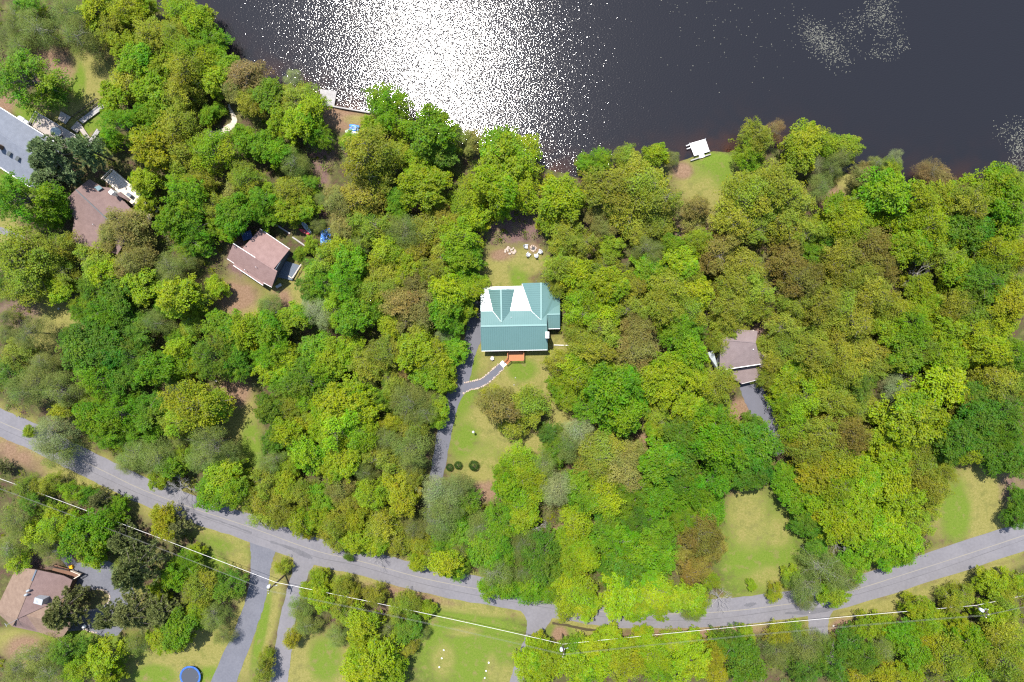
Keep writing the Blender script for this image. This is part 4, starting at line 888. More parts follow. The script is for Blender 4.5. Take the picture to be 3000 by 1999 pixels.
CZ = 1.5     # height of the crown's centre, in crown radii
def crown(kind, seed):
    """crown built from leafy sprays fanning out of several lobes, so its outline is ragged and its top broken"""
    r = np.random.RandomState(seed); rr = random.Random(seed)
    lobes = []
    if kind == 'b': lobes = [((0, 0, CZ), 1.0)]
    elif kind == 'p': pass
    else:
        lobes.append(((rr.uniform(-.1, .1), rr.uniform(-.1, .1), CZ+rr.uniform(.15, .3)), rr.uniform(.46, .58)))
        nl = rr.choice((5, 6, 7)); a0 = rr.uniform(0, 6.28)
        for k in range(nl):
            an = a0+6.283*k/nl+rr.uniform(-.35, .35); ds = rr.uniform(.40, .66)
            lobes.append(((math.cos(an)*ds, math.sin(an)*ds, CZ+rr.uniform(-.3, .22)), rr.uniform(.32, .48)))
        for k in range(4):
            an = k*1.57+rr.uniform(0, 1); lobes.append(((math.cos(an)*.62, math.sin(an)*.62, CZ+rr.uniform(-.75, -.4)), rr.uniform(.4, .5)))
    # sprays: origin, axis, length, half width
    ns, nlf, s0, s1, asp, wid, thick = dict(m=(26, 30, .050, .086, 1.4, .115, .05), f=(30, 28, .045, .078, 2.2, .085, .045), o=(34, 24, .036, .062, 1.3, .115, .07),
        w=(32, 38, .024, .042, 1.6, .16, .12), b=(300, 20, .05, .08, 1.4, .16, .05), p=(0, 0, .095, .15, 4.2, 0, 0))[kind]
    O, A, Ln, cb, limb, hu = [], [], [], [], [], []
    for (c, rad) in lobes:
        lb = rr.uniform(.86, 1.12); lh = rr.gauss(0, .012); limb.append(c)
        for k in range(ns if kind == 'b' else int(ns*rad/.42)):
            cz = rr.uniform(-.3, 1) if kind != 'b' else rr.uniform(-.85, 1); th = rr.uniform(0, 6.283); h = math.sqrt(max(0, 1-cz*cz))
            d = np.array([math.cos(th)*h, math.sin(th)*h, cz*.85]); t = rad*rr.uniform(.78, 1.12)
            if kind != 'b' and rr.random() < .24: t *= 1.28
            if kind == 'b': t = rad*rr.uniform(.95, 1.0)
            ax = d+np.array([d[0]*.5+c[0]*.5, d[1]*.5+c[1]*.5, -.10])+r.randn(3)*.12; ax /= np.linalg.norm(ax)
            L = rad*rr.uniform(.55, .95) if kind != 'b' else .3
            O.append(np.array(c)+d*t-ax*L); A.append(ax); Ln.append(L); cb.append(lb*rr.uniform(.84, 1.14)); hu.append(lh+rr.gauss(0, .008))
            if rr.random() < .25: limb.append(tuple(np.array(c)+d*t*.9))
    if kind == 'p':
        tuft = []
        for k in range(42):
            u = k/41; z = CZ-.55+u*1.75; L = (1.0-.8*max(0, u-.25)/.75)*rr.uniform(.75, 1.12); an = k*2.4+rr.uniform(-.4, .4)
            e = np.array([math.cos(an)*L, math.sin(an)*L, z+.12*L]); limb.append(tuple(e))
            for q in range(11):
                f = .3+.7*q/10; side = rr.uniform(-.22, .22)*f
                tuft.append(((math.cos(an)*L*f-math.sin(an)*side, math.sin(an)*L*f+math.cos(an)*side, z+.12*L*f+rr.uniform(-.03, .05)), an))
        nn = 22; C = np.array([t[0] for t in tuft]); n = len(C)*nn; ci = np.repeat(np.arange(len(C)), nn)
        out = unit(np.stack([np.cos([t[1] for t in tuft]), np.sin([t[1] for t in tuft]), np.full(len(C), .9)], -1))[ci]
        along = unit(out*.9+r.randn(n, 3)*.75); size = r.uniform(s0, s1, n); pos = C[ci]+along*(size*.5)[:, None]; nrm = unit(np.cross(along, r.randn(n, 3))); nrm *= np.sign(nrm[:, 2:3])
        cbv = r.uniform(.85, 1.15, len(C)); bright = np.clip(cbv[ci]*r.normal(1, .12, n), .6, 1.4)
    else:
        O, A, Ln, cb = np.array(O), np.array(A), np.array(Ln), np.array(cb); m = len(O); ci = np.repeat(np.arange(m), nlf); n = len(ci)
        ax = A[ci]; sd = unit(np.cross(ax, np.array([0, 0, 1.0])+r.randn(m, 3)[ci]*.15)); upv = np.cross(sd, ax)
        f = r.rand(n)**.75; w_ = wid*np.sqrt(np.clip(1-(f-.45)**2*2.6, 0.05, 1))*(Ln[ci]/.28)**.6
        lat = r.uniform(-1, 1, n)
        pos = O[ci]+ax*(f*Ln[ci])[:, None]+sd*(lat*w_)[:, None]+upv*(r.randn(n)*thick)[:, None]
        pos[:, 2] -= lat*lat*.05+f*f*.04
        along = ax+sd*lat[:, None]*.9+r.randn(n, 3)*.25 if kind in 'fm' else None
        nrm = unit(np.array([0, 0, .95])+upv*.5+r.randn(n, 3)*(.48 if kind != 'w' else .6)+ax*.25)
        if kind == 'b': nrm = unit(ax+r.randn(n, 3)*.4)
        size = r.uniform(s0, s1, n); bright = np.clip(cb[ci]*r.normal(1, .12, n), .6, 1.45)
    hue = .5+r.normal(0, .008, n)+(np.array(hu)[ci] if len(hu) else 0); sat = np.clip(r.normal(1, .06, n), .8, 1.15)
    me = leaves_mesh('crown_'+kind, pos, nrm, size, asp, bright, hue, sat, NEEDLE if kind == 'p' else LEAF, along, .25)
    k0 = len(lobes); head, tail = limb[:k0], limb[k0:]; rr.shuffle(tail); cl = head+tail if kind != 'p' else limb
    if kind == 'b': sk = skeleton(rr, cl, 1.3, .06, 8)
    elif kind == 'p': sk = skeleton(rr, cl, 2.4, .055, 34)
    elif kind == 'w': sk = skeleton(rr, cl, 1.7, .034, 30, 3)
    elif kind == 'o': sk = skeleton(rr, cl, 1.5, .050, 34, 2)
    else: sk = skeleton(rr, cl, 1.5, .055, 26)
    tm = bpy.data.meshes.new('trunk_'+kind); tm.from_pydata(sk.v, [], sk.f); tm.materials.append(BARK)
    tm.polygons.foreach_set('use_smooth', [True]*len(tm.polygons)); tm.update()
    return me, tm
def bare(seed):
    rr = random.Random(seed); m = MB(); tr = .05
    tips = []
    tw = MB()
    lean = Vector((rr.uniform(-.2, .2), rr.uniform(-.2, .2), 1.1))
    m.tube([(0, 0, -.03), lean*.5, lean], [tr*1.4, tr, tr*.7], 6)
    def grow(p, d, L, rad, lev):
        q = p+d*L*.5+Vector((rr.uniform(-.05, .05), rr.uniform(-.05, .05), rr.uniform(-.02, .05)))*L*2; e = p+d*L
        (m if lev < 2 else tw).tube([p, q, e], [rad, rad*.75, rad*.45], 4 if lev < 2 else 3, False)
        if lev == 3: return
        for _ in range(4 if lev else 4):
            nd = (d*1.0+Vector((rr.uniform(-1, 1), rr.uniform(-1, 1), rr.uniform(-.5, .5)))*.85).normalized()
            grow(p.lerp(e, rr.uniform(.35, 1)), nd, L*rr.uniform(.45, .7), rad*.5, lev+1)
    for k in range(9):
        a = k*.698+rr.uniform(-.3, .3)
        grow(lean*rr.uniform(.6, 1), Vector((math.cos(a), math.sin(a), rr.uniform(.15, .8))).normalized(), rr.uniform(.5, .75), tr*.32, 0)
    ms = []
    for mm, nm in ((tw, 'twigs'), (m, 'trunk_bare')):
        me = bpy.data.meshes.new(nm); me.from_pydata(mm.v, [], mm.f); me.materials.append(BARK); me.update(); ms.append(me)
    return ms
PROTO = {}
for kind, num in (('m', 5), ('f', 4), ('o', 5), ('w', 4), ('p', 3), ('b', 1)):
    PROTO[kind] = [crown(kind, 100*ord(kind)+k) for k in range(num)]
PROTO['x'] = [bare(5), bare(9)]

# kinds: tint (base colour of leaves), prototype letters, colour words, crown words
KIND = {
 '1': ((.104, .222, .006), 'mf', 'bright green', 'full'),
 '2': ((.192, .278, .008), 'mmo', 'lime green', 'leafy'),
 '3': ((.200, .228, .022), 'o', 'olive yellow', 'fine-leaved'),
 '4': ((.200, .182, .050), 'o', 'tan brown', 'fine-leaved'),
 '5': ((.068, .152, .012), 'fm', 'deep green', 'full'),
 '6': ((.150, .190, .048), 'w', 'grey green', 'wispy'),
 '7': ((.150, .205, .085), 'p', 'blue green', 'needled'),
 '8': ((.210, .250, .115), 'w', 'pale silvery', 'wispy'),
 '9': ((.230, .148, .070), 'ow', 'rusty red', 'budding'),
 'a': ((.225, .235, .010), 'om', 'golden yellow', 'leafy'),
 'c': ((.180, .138, .030), 'o', 'copper brown', 'fine-leaved'),
 'k': ((.135, .155, .050), 'p', 'dark olive', 'needled'),
 'x': ((.3, .28, .26), 'x', 'bare grey', 'leafless'),
}
# photo x, y, crown radius (photo pixels), kind
TREES = """73 20 45 1|48 55 55 6|110 80 50 6|198 32 55 6|223 105 60 6|287 32 65 2|367 26 60 2|420 20 35 2|319 80 50 3|360 134 50 2|437 96 60 3|446 143 50 3|526 32 55 2|574 57 55 2|504 96 50 3|606 112 55 1|558 160 60 2|622 153 40 2|398 178 60 1|478 198 50 2|542 207 60 3|663 204 50 1|622 230 50 2|367 239 60 3|446 265 65 2|526 265 60 3|478 312 50 1|335 287 55 2|64 230 95 1|143 271 50 5|13 105 40 6|48 137 45 6|351 367 65 1|319 405 35 1|430 338 45 1|517 376 65 3|446 430 70 a|526 446 65 3|608 338 32 1|638 318 22 1|717 223 65 9|686 255 45 4|733 303 45 3|622 440 65 2|717 408 45 1|175 456 70 7|271 446 50 7|128 480 40 7
855 226 28 8|871 287 60 3|906 326 52 2|877 360 55 2|928 392 42 1|782 280 55 1|823 360 50 2|775 430 50 1|814 446 45 1|861 472 45 6|1133 303 65 1|1148 350 60 2|1088 367 35 2|1266 383 75 1|1292 446 55 5|1381 415 35 4|1340 399 35 6|1467 462 80 2|1027 408 35 2|1069 456 85 3|1149 446 50 3|1228 488 50 2
1525 456 72 2|1755 469 40 1|1717 478 30 1|1838 462 40 3|1921 453 40 2|1972 462 22 6|2217 399 52 3|2265 382 35 9|2200 456 45 1|2362 408 60 2|2346 446 55 2|2473 430 50 2|2410 415 45 2|2384 478 35 8|2460 459 35 6|2440 490 35 6|2569 478 25 6|2623 469 28 8|2617 491 30 2|2537 494 25 4|2728 508 40 9
48 580 90 1|143 612 55 1|140 530 42 7|217 526 24 7|64 755 95 3|159 723 60 3|175 787 50 3|80 835 65 3|175 844 45 2|13 835 45 5|367 660 65 4|319 691 45 4|408 717 45 4|383 771 60 4|271 771 60 3|303 803 55 2|344 812 40 2|415 532 50 2|424 600 33 2|542 564 65 1|510 634 65 1|574 660 60 1|558 707 55 1|622 612 55 3|686 628 60 1|654 679 33 2|686 564 45 4|574 532 50 3|717 526 50 3|733 596 45 1|494 787 50 6|542 765 35 6|478 812 35 6|415 835 60 2|510 867 70 2|478 899 40 1|558 883 45 1|606 867 30 6|631 841 36 2|271 857 60 5|344 867 55 5|303 899 65 1|239 908 45 1|351 930 55 5|399 911 28 6|453 946 45 6|287 978 60 5|399 972 55 5|223 988 45 5|555 953 40 3|654 962 60 1|717 972 55 2|86 978 55 6|16 930 30 6|10 978 30 6|517 991 35 1
769 580 50 1|846 557 55 3|903 541 35 1|846 605 55 2|889 608 42 2|782 628 42 1|929 659 26 6|948 580 28 6|989 580 50 4|999 659 45 4|1053 580 65 3|1101 538 55 3|1069 621 40 3|1085 666 60 3|1171 580 50 1|1244 548 75 2|1276 589 45 3|1165 615 35 1|1302 612 28 c|1372 580 65 2|1388 634 50 2|1452 548 70 2|1462 606 40 2|1180 675 60 6|1260 679 60 3|1340 691 60 2|1308 653 45 3|1053 717 35 6|989 730 52 2|1126 736 55 2|941 776 52 3|1021 771 55 1|1212 739 50 3|1292 739 50 3|1356 765 58 1|1375 723 42 1|1117 803 55 3|1196 793 50 2|1267 797 50 3|945 822 60 1|1005 835 60 1|915 848 45 5|1085 844 50 3|1149 838 45 3|1212 835 50 4|1308 844 60 2|1366 851 48 2|1396 832 36 2|1180 883 60 4|1244 899 60 4|1196 930 50 4|973 899 55 2|1037 930 60 1|1085 915 45 1|1308 899 55 1|1352 908 42 2|1324 946 42 1|925 915 50 8|862 930 50 2|782 962 55 1|1302 978 28 8|1149 962 45 2|1228 972 40 3|788 889 36 6|878 745 24 1|909 717 26 2|903 771 20 6
1532 564 55 2|1643 580 75 2|1612 634 48 2|1787 548 80 3|1883 532 75 3|1930 580 65 3|1835 612 65 3|1771 596 45 3|1930 643 50 3|1867 675 45 3|1749 628 40 4|2042 605 42 4|2036 653 38 4|2186 580 75 3|2217 538 60 3|2154 643 60 3|2217 659 60 3|1659 685 55 3|1707 717 45 3|1643 722 36 3|1787 717 40 2|1771 675 35 4|1899 733 45 6|1972 717 38 1|2042 707 45 2|2106 733 65 c|2080 765 40 c|1908 797 55 1|1994 771 55 2|1640 787 52 3|1691 803 55 2|1634 838 36 3|1771 793 50 3|1787 835 60 2|1712 857 58 2|1851 844 50 3|1962 844 60 3|2042 851 55 2|2010 812 45 3|2186 787 65 3|2154 835 55 3|2217 851 55 3|2138 899 55 3|2217 899 50 3|1695 915 50 2|1771 908 55 2|1851 899 55 3|1946 899 55 3|2026 908 50 3|1688 972 40 3|1771 962 55 3|1867 962 50 4|2004 972 62 1|2122 962 45 3|2108 1000 36 3|2165 985 38 3|2240 1010 34 3|2250 1110 34 3|2262 1060 40 3
2282 548 70 3|2330 596 65 3|2298 660 65 3|2362 675 50 3|2403 548 38 6|2527 519 33 4|2601 557 75 1|2537 568 40 1|2744 519 42 9|2680 580 60 2|2760 580 60 2|2840 596 60 3|2904 541 60 2|2967 532 55 3|2952 589 60 1|2920 628 55 1|2457 628 60 2|2521 612 45 2|2489 666 60 2|2569 628 45 2|2425 691 35 5|2537 723 70 c|2585 771 50 c|2649 643 60 2|2728 653 65 2|2776 707 55 2|2712 707 50 2|2665 723 60 2|2840 675 65 5|2936 675 60 1|2920 739 60 2|2983 749 50 a|2457 755 60 3|2378 739 40 1|2314 755 60 c|2346 819 60 c|2473 803 60 3|2537 803 45 3|2569 819 50 c|2776 755 50 3|2808 803 50 2|2696 797 36 x|2888 819 70 5|2952 803 50 3|2410 883 60 3|2330 899 50 3|2473 899 55 3|2553 867 60 3|2617 899 55 3|2696 851 50 2|2728 899 40 2|2792 899 55 3|2856 915 55 3|2952 883 60 a|2936 946 50 2|2298 953 55 3|2410 946 55 3|2505 946 60 3|2601 962 50 2|2680 946 60 1|2776 972 55 2|2856 972 50 2
48 1032 50 3|26 1096 55 5|112 1112 60 6|64 1150 55 6|175 1143 55 6|121 1064 45 6|239 1032 75 5|319 1026 65 5|383 1048 60 5|287 1112 60 1|367 1105 50 5|456 1083 60 1|517 1029 45 2|542 1073 42 2|622 1048 72 5|686 1064 52 5|717 1019 40 2|179 1207 35 a|255 1185 40 3|143 1271 62 8|159 1325 55 6|86 1265 22 2|271 1223 60 1|344 1207 60 1|424 1207 60 5|303 1271 55 1|399 1265 60 1|367 1290 45 1|568 1191 85 a|526 1223 60 2|622 1198 52 2|510 1252 45 3|510 1134 35 6|399 1335 55 6|462 1338 60 6|367 1356 40 6|494 1367 40 1|542 1344 36 2|526 1287 35 6|622 1303 62 6|664 1335 42 6|590 1344 50 6|462 1408 33 2|523 1436 46 x|654 1399 58 2|622 1446 52 1|686 1440 52 1|727 1462 42 3|80 1430 38 3|143 1421 36 3|207 1446 36 2|96 1472 45 5|303 1462 33 k|344 1478 28 1|13 1367 24 k|255 1456 32 5
782 1032 55 1|839 1048 50 2|925 1032 60 1|973 1048 55 2|1021 1026 50 2|1069 1064 55 3|1133 1032 55 3|1212 1032 62 2|1276 1048 58 2|1324 1026 45 1|1292 1089 50 2|1244 1096 50 1|1300 1130 32 2|893 1105 70 5|798 1089 50 2|830 1128 45 5|941 1080 50 1|1145 1118 45 3|1177 1092 25 9|1072 1112 30 6|1005 1175 80 2|957 1191 55 2|1053 1191 60 2|989 1249 70 2|1053 1271 55 2|948 1271 45 2|893 1175 45 2|782 1198 50 5|839 1201 45 3|887 1230 40 3|916 1239 35 2|1117 1175 40 1|1142 1239 35 a|1196 1175 60 6|1256 1166 42 6|1240 1207 42 6|1284 1191 36 2|1266 1230 36 2|1212 1255 45 3|846 1265 55 2|807 1287 50 5|897 1335 60 1|871 1306 35 1|798 1344 45 6|814 1383 30 6|846 1360 40 2|1005 1344 55 2|973 1376 45 2|1043 1335 40 2|1117 1344 50 3|1133 1293 45 6|1206 1319 62 6|1196 1367 42 6|1063 1383 40 6|776 1415 50 3|833 1421 40 2|999 1430 45 4|878 1446 45 3|935 1462 45 1|769 1472 45 3|814 1478 45 3|1165 1424 55 a|1208 1408 36 3|1085 1453 50 2|1180 1469 52 a|1021 1469 45 3|1286 1446 62 8|1340 1430 48 6|1308 1478 55 6|1356 1472 50 1|1465 1195 62 4|1550 1192 58 3|1442 1160 36 3|1505 1250 45 3|1477 1380 36 2|1483 1424 46 1
1643 1064 46 3|1739 1026 60 3|1691 1089 60 2|1648 1128 44 2|1659 1166 40 2|1755 1080 50 1|1867 1032 60 4|1835 1073 45 4|2026 1026 58 1|1787 1143 80 1|1835 1121 60 1|1739 1191 55 1|1819 1223 65 1|1851 1185 55 1|1915 1096 60 2|1978 1080 55 2|1946 1137 60 2|2017 1191 50 2|2042 1112 52 2|2106 1128 55 3|2090 1169 50 3|1930 1223 45 3|1921 1255 33 2|1691 1265 55 8|1659 1303 50 6|1628 1319 45 1|1615 1271 38 5|1771 1319 65 3|1739 1360 55 3|1835 1383 65 4|1787 1399 50 3|1851 1335 50 4|1994 1271 60 5|2010 1319 55 5|2074 1230 45 5|2106 1255 72 1|2090 1303 75 1|2122 1367 60 1|2138 1319 60 1|1946 1351 70 1|1994 1383 55 5|2026 1430 60 1|2090 1415 60 1|2217 1303 72 5|2202 1357 50 5|2186 1399 48 5|2217 1383 45 5|2202 1258 45 5|1526 1351 55 2|1548 1399 50 2|1532 1462 55 2|1596 1367 45 6|1628 1430 55 8|1691 1408 45 1|1589 1430 35 2|1707 1462 55 1|1771 1462 60 2|1867 1446 60 1|1930 1462 55 1|1819 1488 50 1|1978 1478 50 1|2074 1472 55 1
2298 1026 55 3|2378 1032 60 3|2457 1026 55 3|2537 1032 60 3|2658 1032 62 1|2728 1016 45 3|2776 1048 55 2|2840 1041 50 2|2904 1026 60 2|2977 1041 60 1|2314 1112 60 2|2393 1112 60 2|2473 1089 55 3|2521 1121 50 5|2553 1073 50 3|2626 1137 40 8|2665 1105 28 x|2776 1128 75 2|2824 1175 55 3|2920 1112 60 3|2977 1128 50 3|2936 1159 45 6|2362 1175 60 2|2441 1175 55 3|2521 1191 50 3|2305 1191 48 2|2330 1255 52 2|2409 1271 60 3|2489 1271 60 c|2366 1319 52 3|2457 1319 60 3|2664 1223 80 2|2744 1239 60 2|2601 1271 60 2|2649 1297 55 2|2585 1312 45 2|2856 1159 45 5|2872 1223 60 5|2792 1281 60 5|2856 1287 55 5|2840 1322 45 2|2776 1319 45 5|2952 1207 60 5|2952 1271 60 1|2940 1335 60 5|2982 1357 42 5|2393 1383 62 a|2377 1430 42 a|2467 1367 55 2|2302 1399 40 1|2330 1446 50 1|2377 1472 45 1|2537 1383 55 2|2617 1351 55 2|2457 1430 55 2|2537 1446 65 2|2617 1415 65 2|2696 1367 58 3|2728 1430 55 3|2766 1383 36 3|2736 1478 40 3|2649 1472 60 2|2990 1470 35 5
48 1531 60 6|96 1563 50 2|159 1531 50 2|128 1595 40 6|26 1611 45 6|48 1643 45 2|144 1627 33 6|255 1579 72 1|303 1531 50 1|207 1547 45 2|271 1624 45 2|367 1579 45 k|478 1531 45 a|526 1540 36 k|415 1659 70 k|367 1675 45 6|510 1690 45 1|542 1659 45 1|574 1620 26 2|590 1722 55 3|462 1741 35 2|664 1716 50 5|399 1786 60 k|335 1802 45 k|478 1786 50 k|198 1786 60 k|239 1741 30 k|574 1786 40 2|526 1843 65 1|478 1866 52 2|399 1882 40 6|622 1802 42 6|650 1866 32 6|112 1930 60 6|191 1914 55 5|48 1961 50 6|223 1961 50 2|303 1930 55 2|319 1977 45 2|144 1977 50 6
782 1510 48 3|823 1515 43 3|878 1530 48 2|929 1522 40 2|900 1566 20 a|973 1543 48 3|980 1580 40 3|1043 1525 42 a|1117 1543 52 3|1037 1590 48 2|1101 1590 45 2|1165 1585 48 3|1021 1628 20 5|1094 1624 38 x|1212 1547 45 6|1228 1601 38 a|1260 1617 25 4|1292 1531 58 6|1340 1563 50 1|1292 1595 38 1|1308 1655 52 2|1222 1648 33 2|1340 1670 36 1|1404 1547 50 6|1467 1531 58 1|1420 1611 55 1|1340 1604 40 6|1467 1611 50 1|1452 1685 52 6|1436 1722 38 1|1483 1716 42 1|827 1662 26 3|935 1706 38 2|999 1716 33 3|903 1732 28 2|941 1754 38 2|989 1770 38 3|1031 1748 33 3|1094 1744 36 3|1011 1805 38 3|1062 1834 52 2|1056 1875 40 2|877 1786 42 6|893 1834 42 6|852 1872 32 a|1164 1786 38 3|1196 1770 36 3|1250 1786 30 2|1193 1843 44 5|1196 1898 32 3|1133 1843 30 6|1241 1859 20 6|989 1866 38 6|1094 1945 75 2|1043 1971 50 2|1142 1961 50 2|1053 1920 40 2|779 1930 28 a|769 1971 36 3
1532 1515 50 2|1573 1556 38 x|1526 1595 50 6|1580 1627 65 5|1532 1674 50 6|1596 1678 50 5|1548 1735 48 1|1516 1720 38 1|1599 1738 36 2|1691 1531 55 2|1659 1588 43 2|1707 1611 50 2|1675 1652 45 2|1717 1643 40 2|1643 1697 40 2|1691 1745 62 2|1659 1774 46 2|1723 1780 42 2|1787 1537 60 5|1803 1595 65 1|1883 1531 60 5|1930 1579 60 1|1867 1611 65 1|1835 1658 65 5|1930 1643 60 1|1787 1678 45 5|1899 1684 50 1|1819 1745 68 2|1867 1766 52 2|1915 1735 58 2|1930 1774 42 2|1851 1798 28 2|2010 1518 50 1|2074 1518 52 1|2058 1572 56 c|2017 1611 40 c|2090 1595 42 c|2026 1674 45 c|2058 1652 38 c|2010 1750 48 2|2042 1766 42 2|2080 1700 30 2|2026 1800 28 6|2112 1758 38 x|2202 1716 17 2|1787 1859 32 2|1883 1856 28 2|1580 1898 42 2|1548 1945 48 2|1612 1945 50 2|1675 1907 42 2|1739 1898 42 2|1691 1961 55 2|1755 1945 50 2|1835 1945 60 a|1915 1914 52 2|1819 1891 38 2|1883 1886 36 2|1930 1961 55 1|1978 1886 42 2|2026 1879 36 2|2026 1945 55 2|2090 1923 40 a|2100 1977 40 a|2154 1904 56 5|2186 1950 60 5|2106 1886 32 2|2186 1863 28 2|1580 1987 40 2|1612 1898 20 6
2441 1531 62 2|2521 1547 62 2|2601 1531 60 2|2569 1588 60 1|2649 1579 50 2|2601 1630 45 1|2645 1625 36 1|2708 1537 36 3|2366 1535 42 5|2467 1582 42 x|2393 1604 33 5|2409 1670 62 6|2473 1700 56 6|2505 1655 43 1|2362 1716 48 6|2320 1692 32 2|2272 1738 28 a|2441 1742 42 2|2362 1762 28 6|2696 1784 40 2|2728 1822 42 2|2792 1762 36 3|2904 1710 40 2|2967 1716 42 2|2824 1748 40 3|2952 1775 42 3|2913 1806 42 2|2537 1841 36 2|2585 1838 36 2|2282 1862 36 a|2330 1853 33 2|2276 1914 50 6|2355 1898 55 6|2409 1880 33 6|2362 1961 50 5|2441 1945 55 5|2489 1886 48 5|2537 1930 52 5|2585 1898 45 6|2585 1977 45 a|2521 1977 40 a|2649 1866 52 1|2680 1914 50 1|2665 1961 50 2|2728 1882 48 a|2776 1930 62 3|2840 1882 58 1|2808 1834 43 2|2872 1930 50 1|2936 1850 52 3|2967 1898 50 2|2936 1945 60 3|2856 1977 50 2|2977 1971 45 3|2984 1515 36 5"""
LAND = [(1500, 930, 'the green-roofed house'), (755, 770, 'the pink-roofed house'), (290, 640, 'the large brown roof'), (70, 420, 'the slate grey roof'), (2165, 1060, 'the roof hidden among trees'),
 (100, 1770, 'the brown roof with a chimney'), (960, 285, 'the grey dock'), (2045, 435, 'the white dock'), (1035, 380, 'the blue pedal boat'), (558, 1982, 'the trampoline'), (790, 1720, 'the road junction pole'),
 (1650, 1900, 'the mid-road utility pole'), (2870, 1780, 'the far right utility pole'), (1550, 735, 'the fire pit chairs'), (1388, 1265, 'the globe lamp'), (1340, 1365, 'the clipped round shrubs'),
 (2230, 1620, 'the round lawn by the road bend'), (2840, 1480, 'the dry field'), (1380, 1900, 'the square mown lawn'), (2080, 530, 'the lakeside lawn'), (150, 965, 'the dry clearing'), (700, 1200, 'the straw strip in the wood'),
 (640, 385, 'the white gravel path'), (900, 690, 'the canoe'), (0, 1235, 'the left end of the road'), (3000, 1570, 'the right end of the road'), (1310, 1230, 'the long driveway'), (2000, 1790, 'the low middle of the road bend'),
 (1000, 1630, 'the road\'s wooded middle stretch'), (2620, 940, 'the middle of the right-hand wood'), (2800, 530, 'the right-hand shore'), (1880, 1300, 'the bare gap in the lower wood'), (1100, 900, 'the wood left of the green roof'),
 (1800, 850, 'the wood right of the green roof'), (1000, 1250, 'the wood left of the long driveway'), (2400, 1200, 'the wood right of the hidden roof'), (560, 120, 'the left shore'), (330, 1120, 'the lower left wood'),
 (2980, 720, 'the right edge of the wood'), (2960, 1250, 'the dark trees on the right edge'), (1280, 400, 'the glittering shore'), (1880, 600, 'the big olive trees by the shore'), (380, 1680, 'the trees beside the parking yard'),
 (2450, 1950, 'the bottom right wood'), (1700, 1950, 'the bottom middle wood'), (1700, 1480, 'the wood above the road bend'), (520, 600, 'the trees between two brown roofs'), (60, 60, 'the top left corner'), (150, 1950, 'the bottom left corner'), (470, 860, 'the wood below the large brown roof')]
ORD = ['nearest', 'second nearest', 'third nearest', 'fourth nearest', 'fifth nearest', 'sixth nearest', 'seventh nearest', 'eighth nearest', 'ninth nearest', 'tenth nearest']
def direction(dx, dy):
    a = math.degrees(math.atan2(-dy, dx)) % 360
    return ['right of', 'above right of', 'above', 'above left of', 'left of', 'below left of', 'below', 'below right of'][int((a+22.5)//45) % 8]
tl = []
for e in TREES.replace('\n', '|').split('|'):
    x, y, r, k = e.split(); tl.append([float(x), float(y), float(r), k])
FORM = {}
for k in '125': FORM[k] = ('leafy_tree', 'tree', 'leafy broadleaf trees of the wood')
for k in '349ac': FORM[k] = ('fine_leaved_tree', 'tree', 'fine-leaved yellow and brown trees of the wood')
for k in '68': FORM[k] = ('wispy_tree', 'tree', 'wispy grey trees of the wood')
for k in '7k': FORM[k] = ('pine_tree', 'pine', 'pines among the houses')
FORM['x'] = ('dead_tree', 'dead tree', 'dead trees')
CUT = sorted([t[2] for t in tl if t[3] in '125'], reverse=True)[min(285, len([t for t in tl if t[3] in '125'])-1)]
def form(k, r):
    return ('small_tree', 'small_tree', 'smaller leafy trees of the wood') if k in '125' and r <= CUT else FORM[k]  # ordinary leafy trees with smaller crowns, set apart by size rank alone
groups = {}
for i, (x, y, r, k) in enumerate(tl):
    d, nm, lx, ly = min((math.hypot(x-lx, y-ly), nm, lx, ly) for lx, ly, nm in LAND)
    groups.setdefault((k, form(k, r)[1], nm, direction(x-lx, y-ly)), []).append((d, i))
lab = {}
for (k, noun, nm, dr), lst in groups.items():
    lst.sort()
    for q, (d, i) in enumerate(lst):
        col, tex = KIND[k][2], KIND[k][3]
        base = f'{col} {tex} {noun} {dr} {nm}'
        lab[i] = base if len(lst) == 1 else f'{ORD[q]} {base}'
# a tree's leaves lean towards the colour of its neighbours
XY = np.array([[t[0], t[1]] for t in tl]); TC = np.array([KIND[t[3]][0] for t in tl]); KEEP = [t[3] in 'x7k' for t in tl]
def blended(i):
    if KEEP[i]: return TC[i]
    dd = np.hypot(*(XY-XY[i]).T); o_ = [j for j in np.argsort(dd)[1:9] if not KEEP[j]][:6]
    return TC[i]*.78+TC[o_].mean(0)*.22
rt = random.Random(11)
for i, (x, y, r, k) in enumerate(tl):
    tint, lets, cw, tw = KIND[k]
    let = rt.choice(lets); me, tm = rt.choice(PROTO[let])
    sz = rt.uniform(.80, 1.28)
    if k in '7k': sz *= 1.05
    R = r*PX*1.07
    R *= (H-CZ*R*sz)/H
    base = P(x, y, CZ*R*sz); base.z = 0
    nm_, cat_, grp_ = form(k, r)
    t = empty(nm_, base, 0); tag(t, lab[i], cat_, grp_)
    ang = rt.uniform(0, 6.283); sxy = rt.uniform(.86, 1.16); hv = rt.uniform(.85, 1.15)
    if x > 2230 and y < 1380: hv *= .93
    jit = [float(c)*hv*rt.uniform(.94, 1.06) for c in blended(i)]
    bark = rt.choice([(.13, .11, .09), (.18, .16, .14), (.10, .085, .07)]) if let != 'w' else rt.choice([(.20, .18, .15), (.15, .14, .11), (.27, .25, .22)])
    if k == 'x': bark = (.25, .235, .225)
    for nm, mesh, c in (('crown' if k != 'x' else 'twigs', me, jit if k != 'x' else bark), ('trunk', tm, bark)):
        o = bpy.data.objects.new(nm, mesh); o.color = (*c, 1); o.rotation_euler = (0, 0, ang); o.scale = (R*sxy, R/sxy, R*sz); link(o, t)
        if nm == 'twigs': o['kind'] = 'stuff'

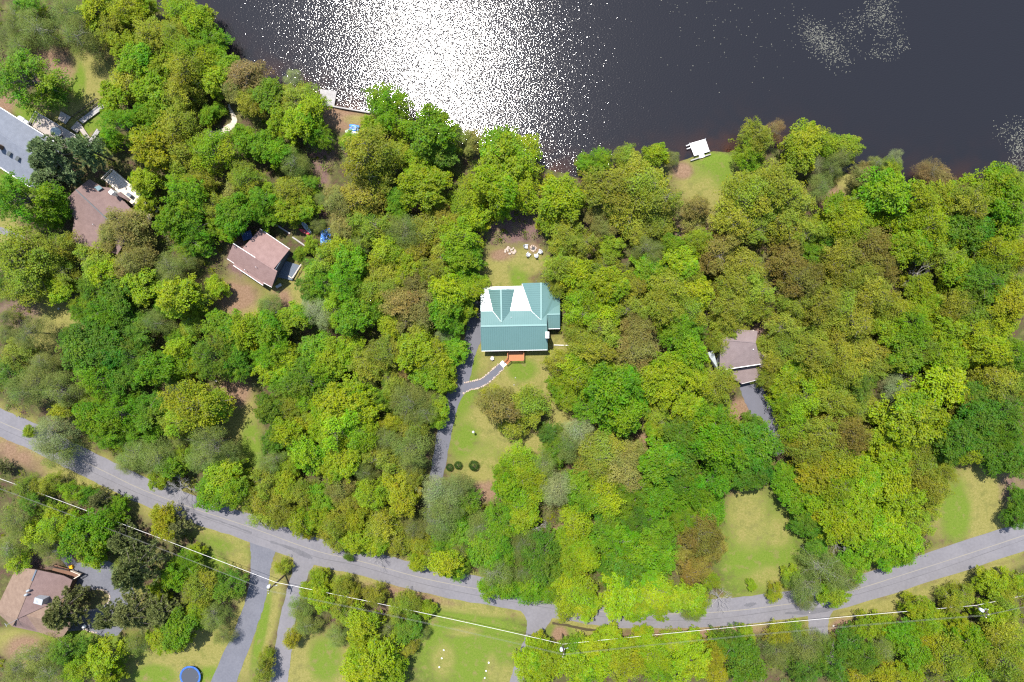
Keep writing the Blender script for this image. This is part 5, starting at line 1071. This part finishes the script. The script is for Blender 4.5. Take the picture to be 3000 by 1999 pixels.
# ------------------------------------------------------------------ clipped round shrubs on the lawn
for (x, y, r, l) in ((1317, 1370, 12, 'left of the paired clipped round green shrubs beside the driveway'), (1342, 1364, 13, 'right of the paired clipped round green shrubs beside the driveway'), (1388, 1365, 16.5, 'clipped round green shrub standing alone on the straw-coloured lawn')):
    R = r*PX; t = thing('round_shrub', P(x, y, R), l, 'shrub', 'clipped round shrubs'); t.location.z = 0
    me, tm = PROTO['b'][0]
    for nm, mesh, c in (('foliage', me, (.060, .135, .022)), ('stem', tm, (.12, .1, .08))):
        o = bpy.data.objects.new(nm, mesh); o.color = (*c, 1); o.scale = (R, R, R*.95); o.location = (0, 0, -R*.95*.62); link(o, t)
        if nm == 'stem': o.scale = (R, R, R*.7); o.location = (0, 0, 0)

# ------------------------------------------------------------------ undergrowth: low brush over the wood's floor
def undergrowth():
    r = np.random.RandomState(21)
    n = 17000; X = r.uniform(-130, 115, n); Y = r.uniform(-90, 75, n)
    c = cover_fields(X, Y); ok = (np.maximum.reduce([c['g'], c['s']*1.0, c['d']]) < .15) & (poly_sd(X, Y, shore) < -1.0)
    ok &= ~clear_zone(X, Y)
    ok &= vnoise(X, Y, 9, 4) > .22
    X, Y = X[ok], Y[ok]; m = len(X); k = 30; ci = np.repeat(np.arange(m), k)
    s = r.uniform(.4, 1.0, m)+r.rand(m)**3*1.3
    pos = np.stack([X, Y, s*.5], -1)[ci]+unit(r.randn(m*k, 3))*(s[ci]*r.rand(m*k)**.5)[:, None]*np.array([1, 1, .5]); pos[:, 2] = np.abs(pos[:, 2])+.05
    nrm = unit(np.array([0, 0, 1.2])+r.randn(m*k, 3)*.6)
    br = r.uniform(.55, 1.1, m)[ci]*r.normal(1, .15, m*k); hu = .5+(r.randn(m)*.018)[ci]
    me = leaves_mesh('undergrowth', pos, nrm, r.uniform(.16, .36, m*k), 1.4, np.clip(br, .4, 1.5), hu, np.clip((r.normal(.9, .15, m))[ci], .5, 1.1), LEAF, None, .25)
    o = link(bpy.data.objects.new('undergrowth', me)); o.color = (.165, .215, .015, 1)
    tag(o, 'low green brush covering the floor of the wood', 'undergrowth', kind='stuff')
undergrowth()
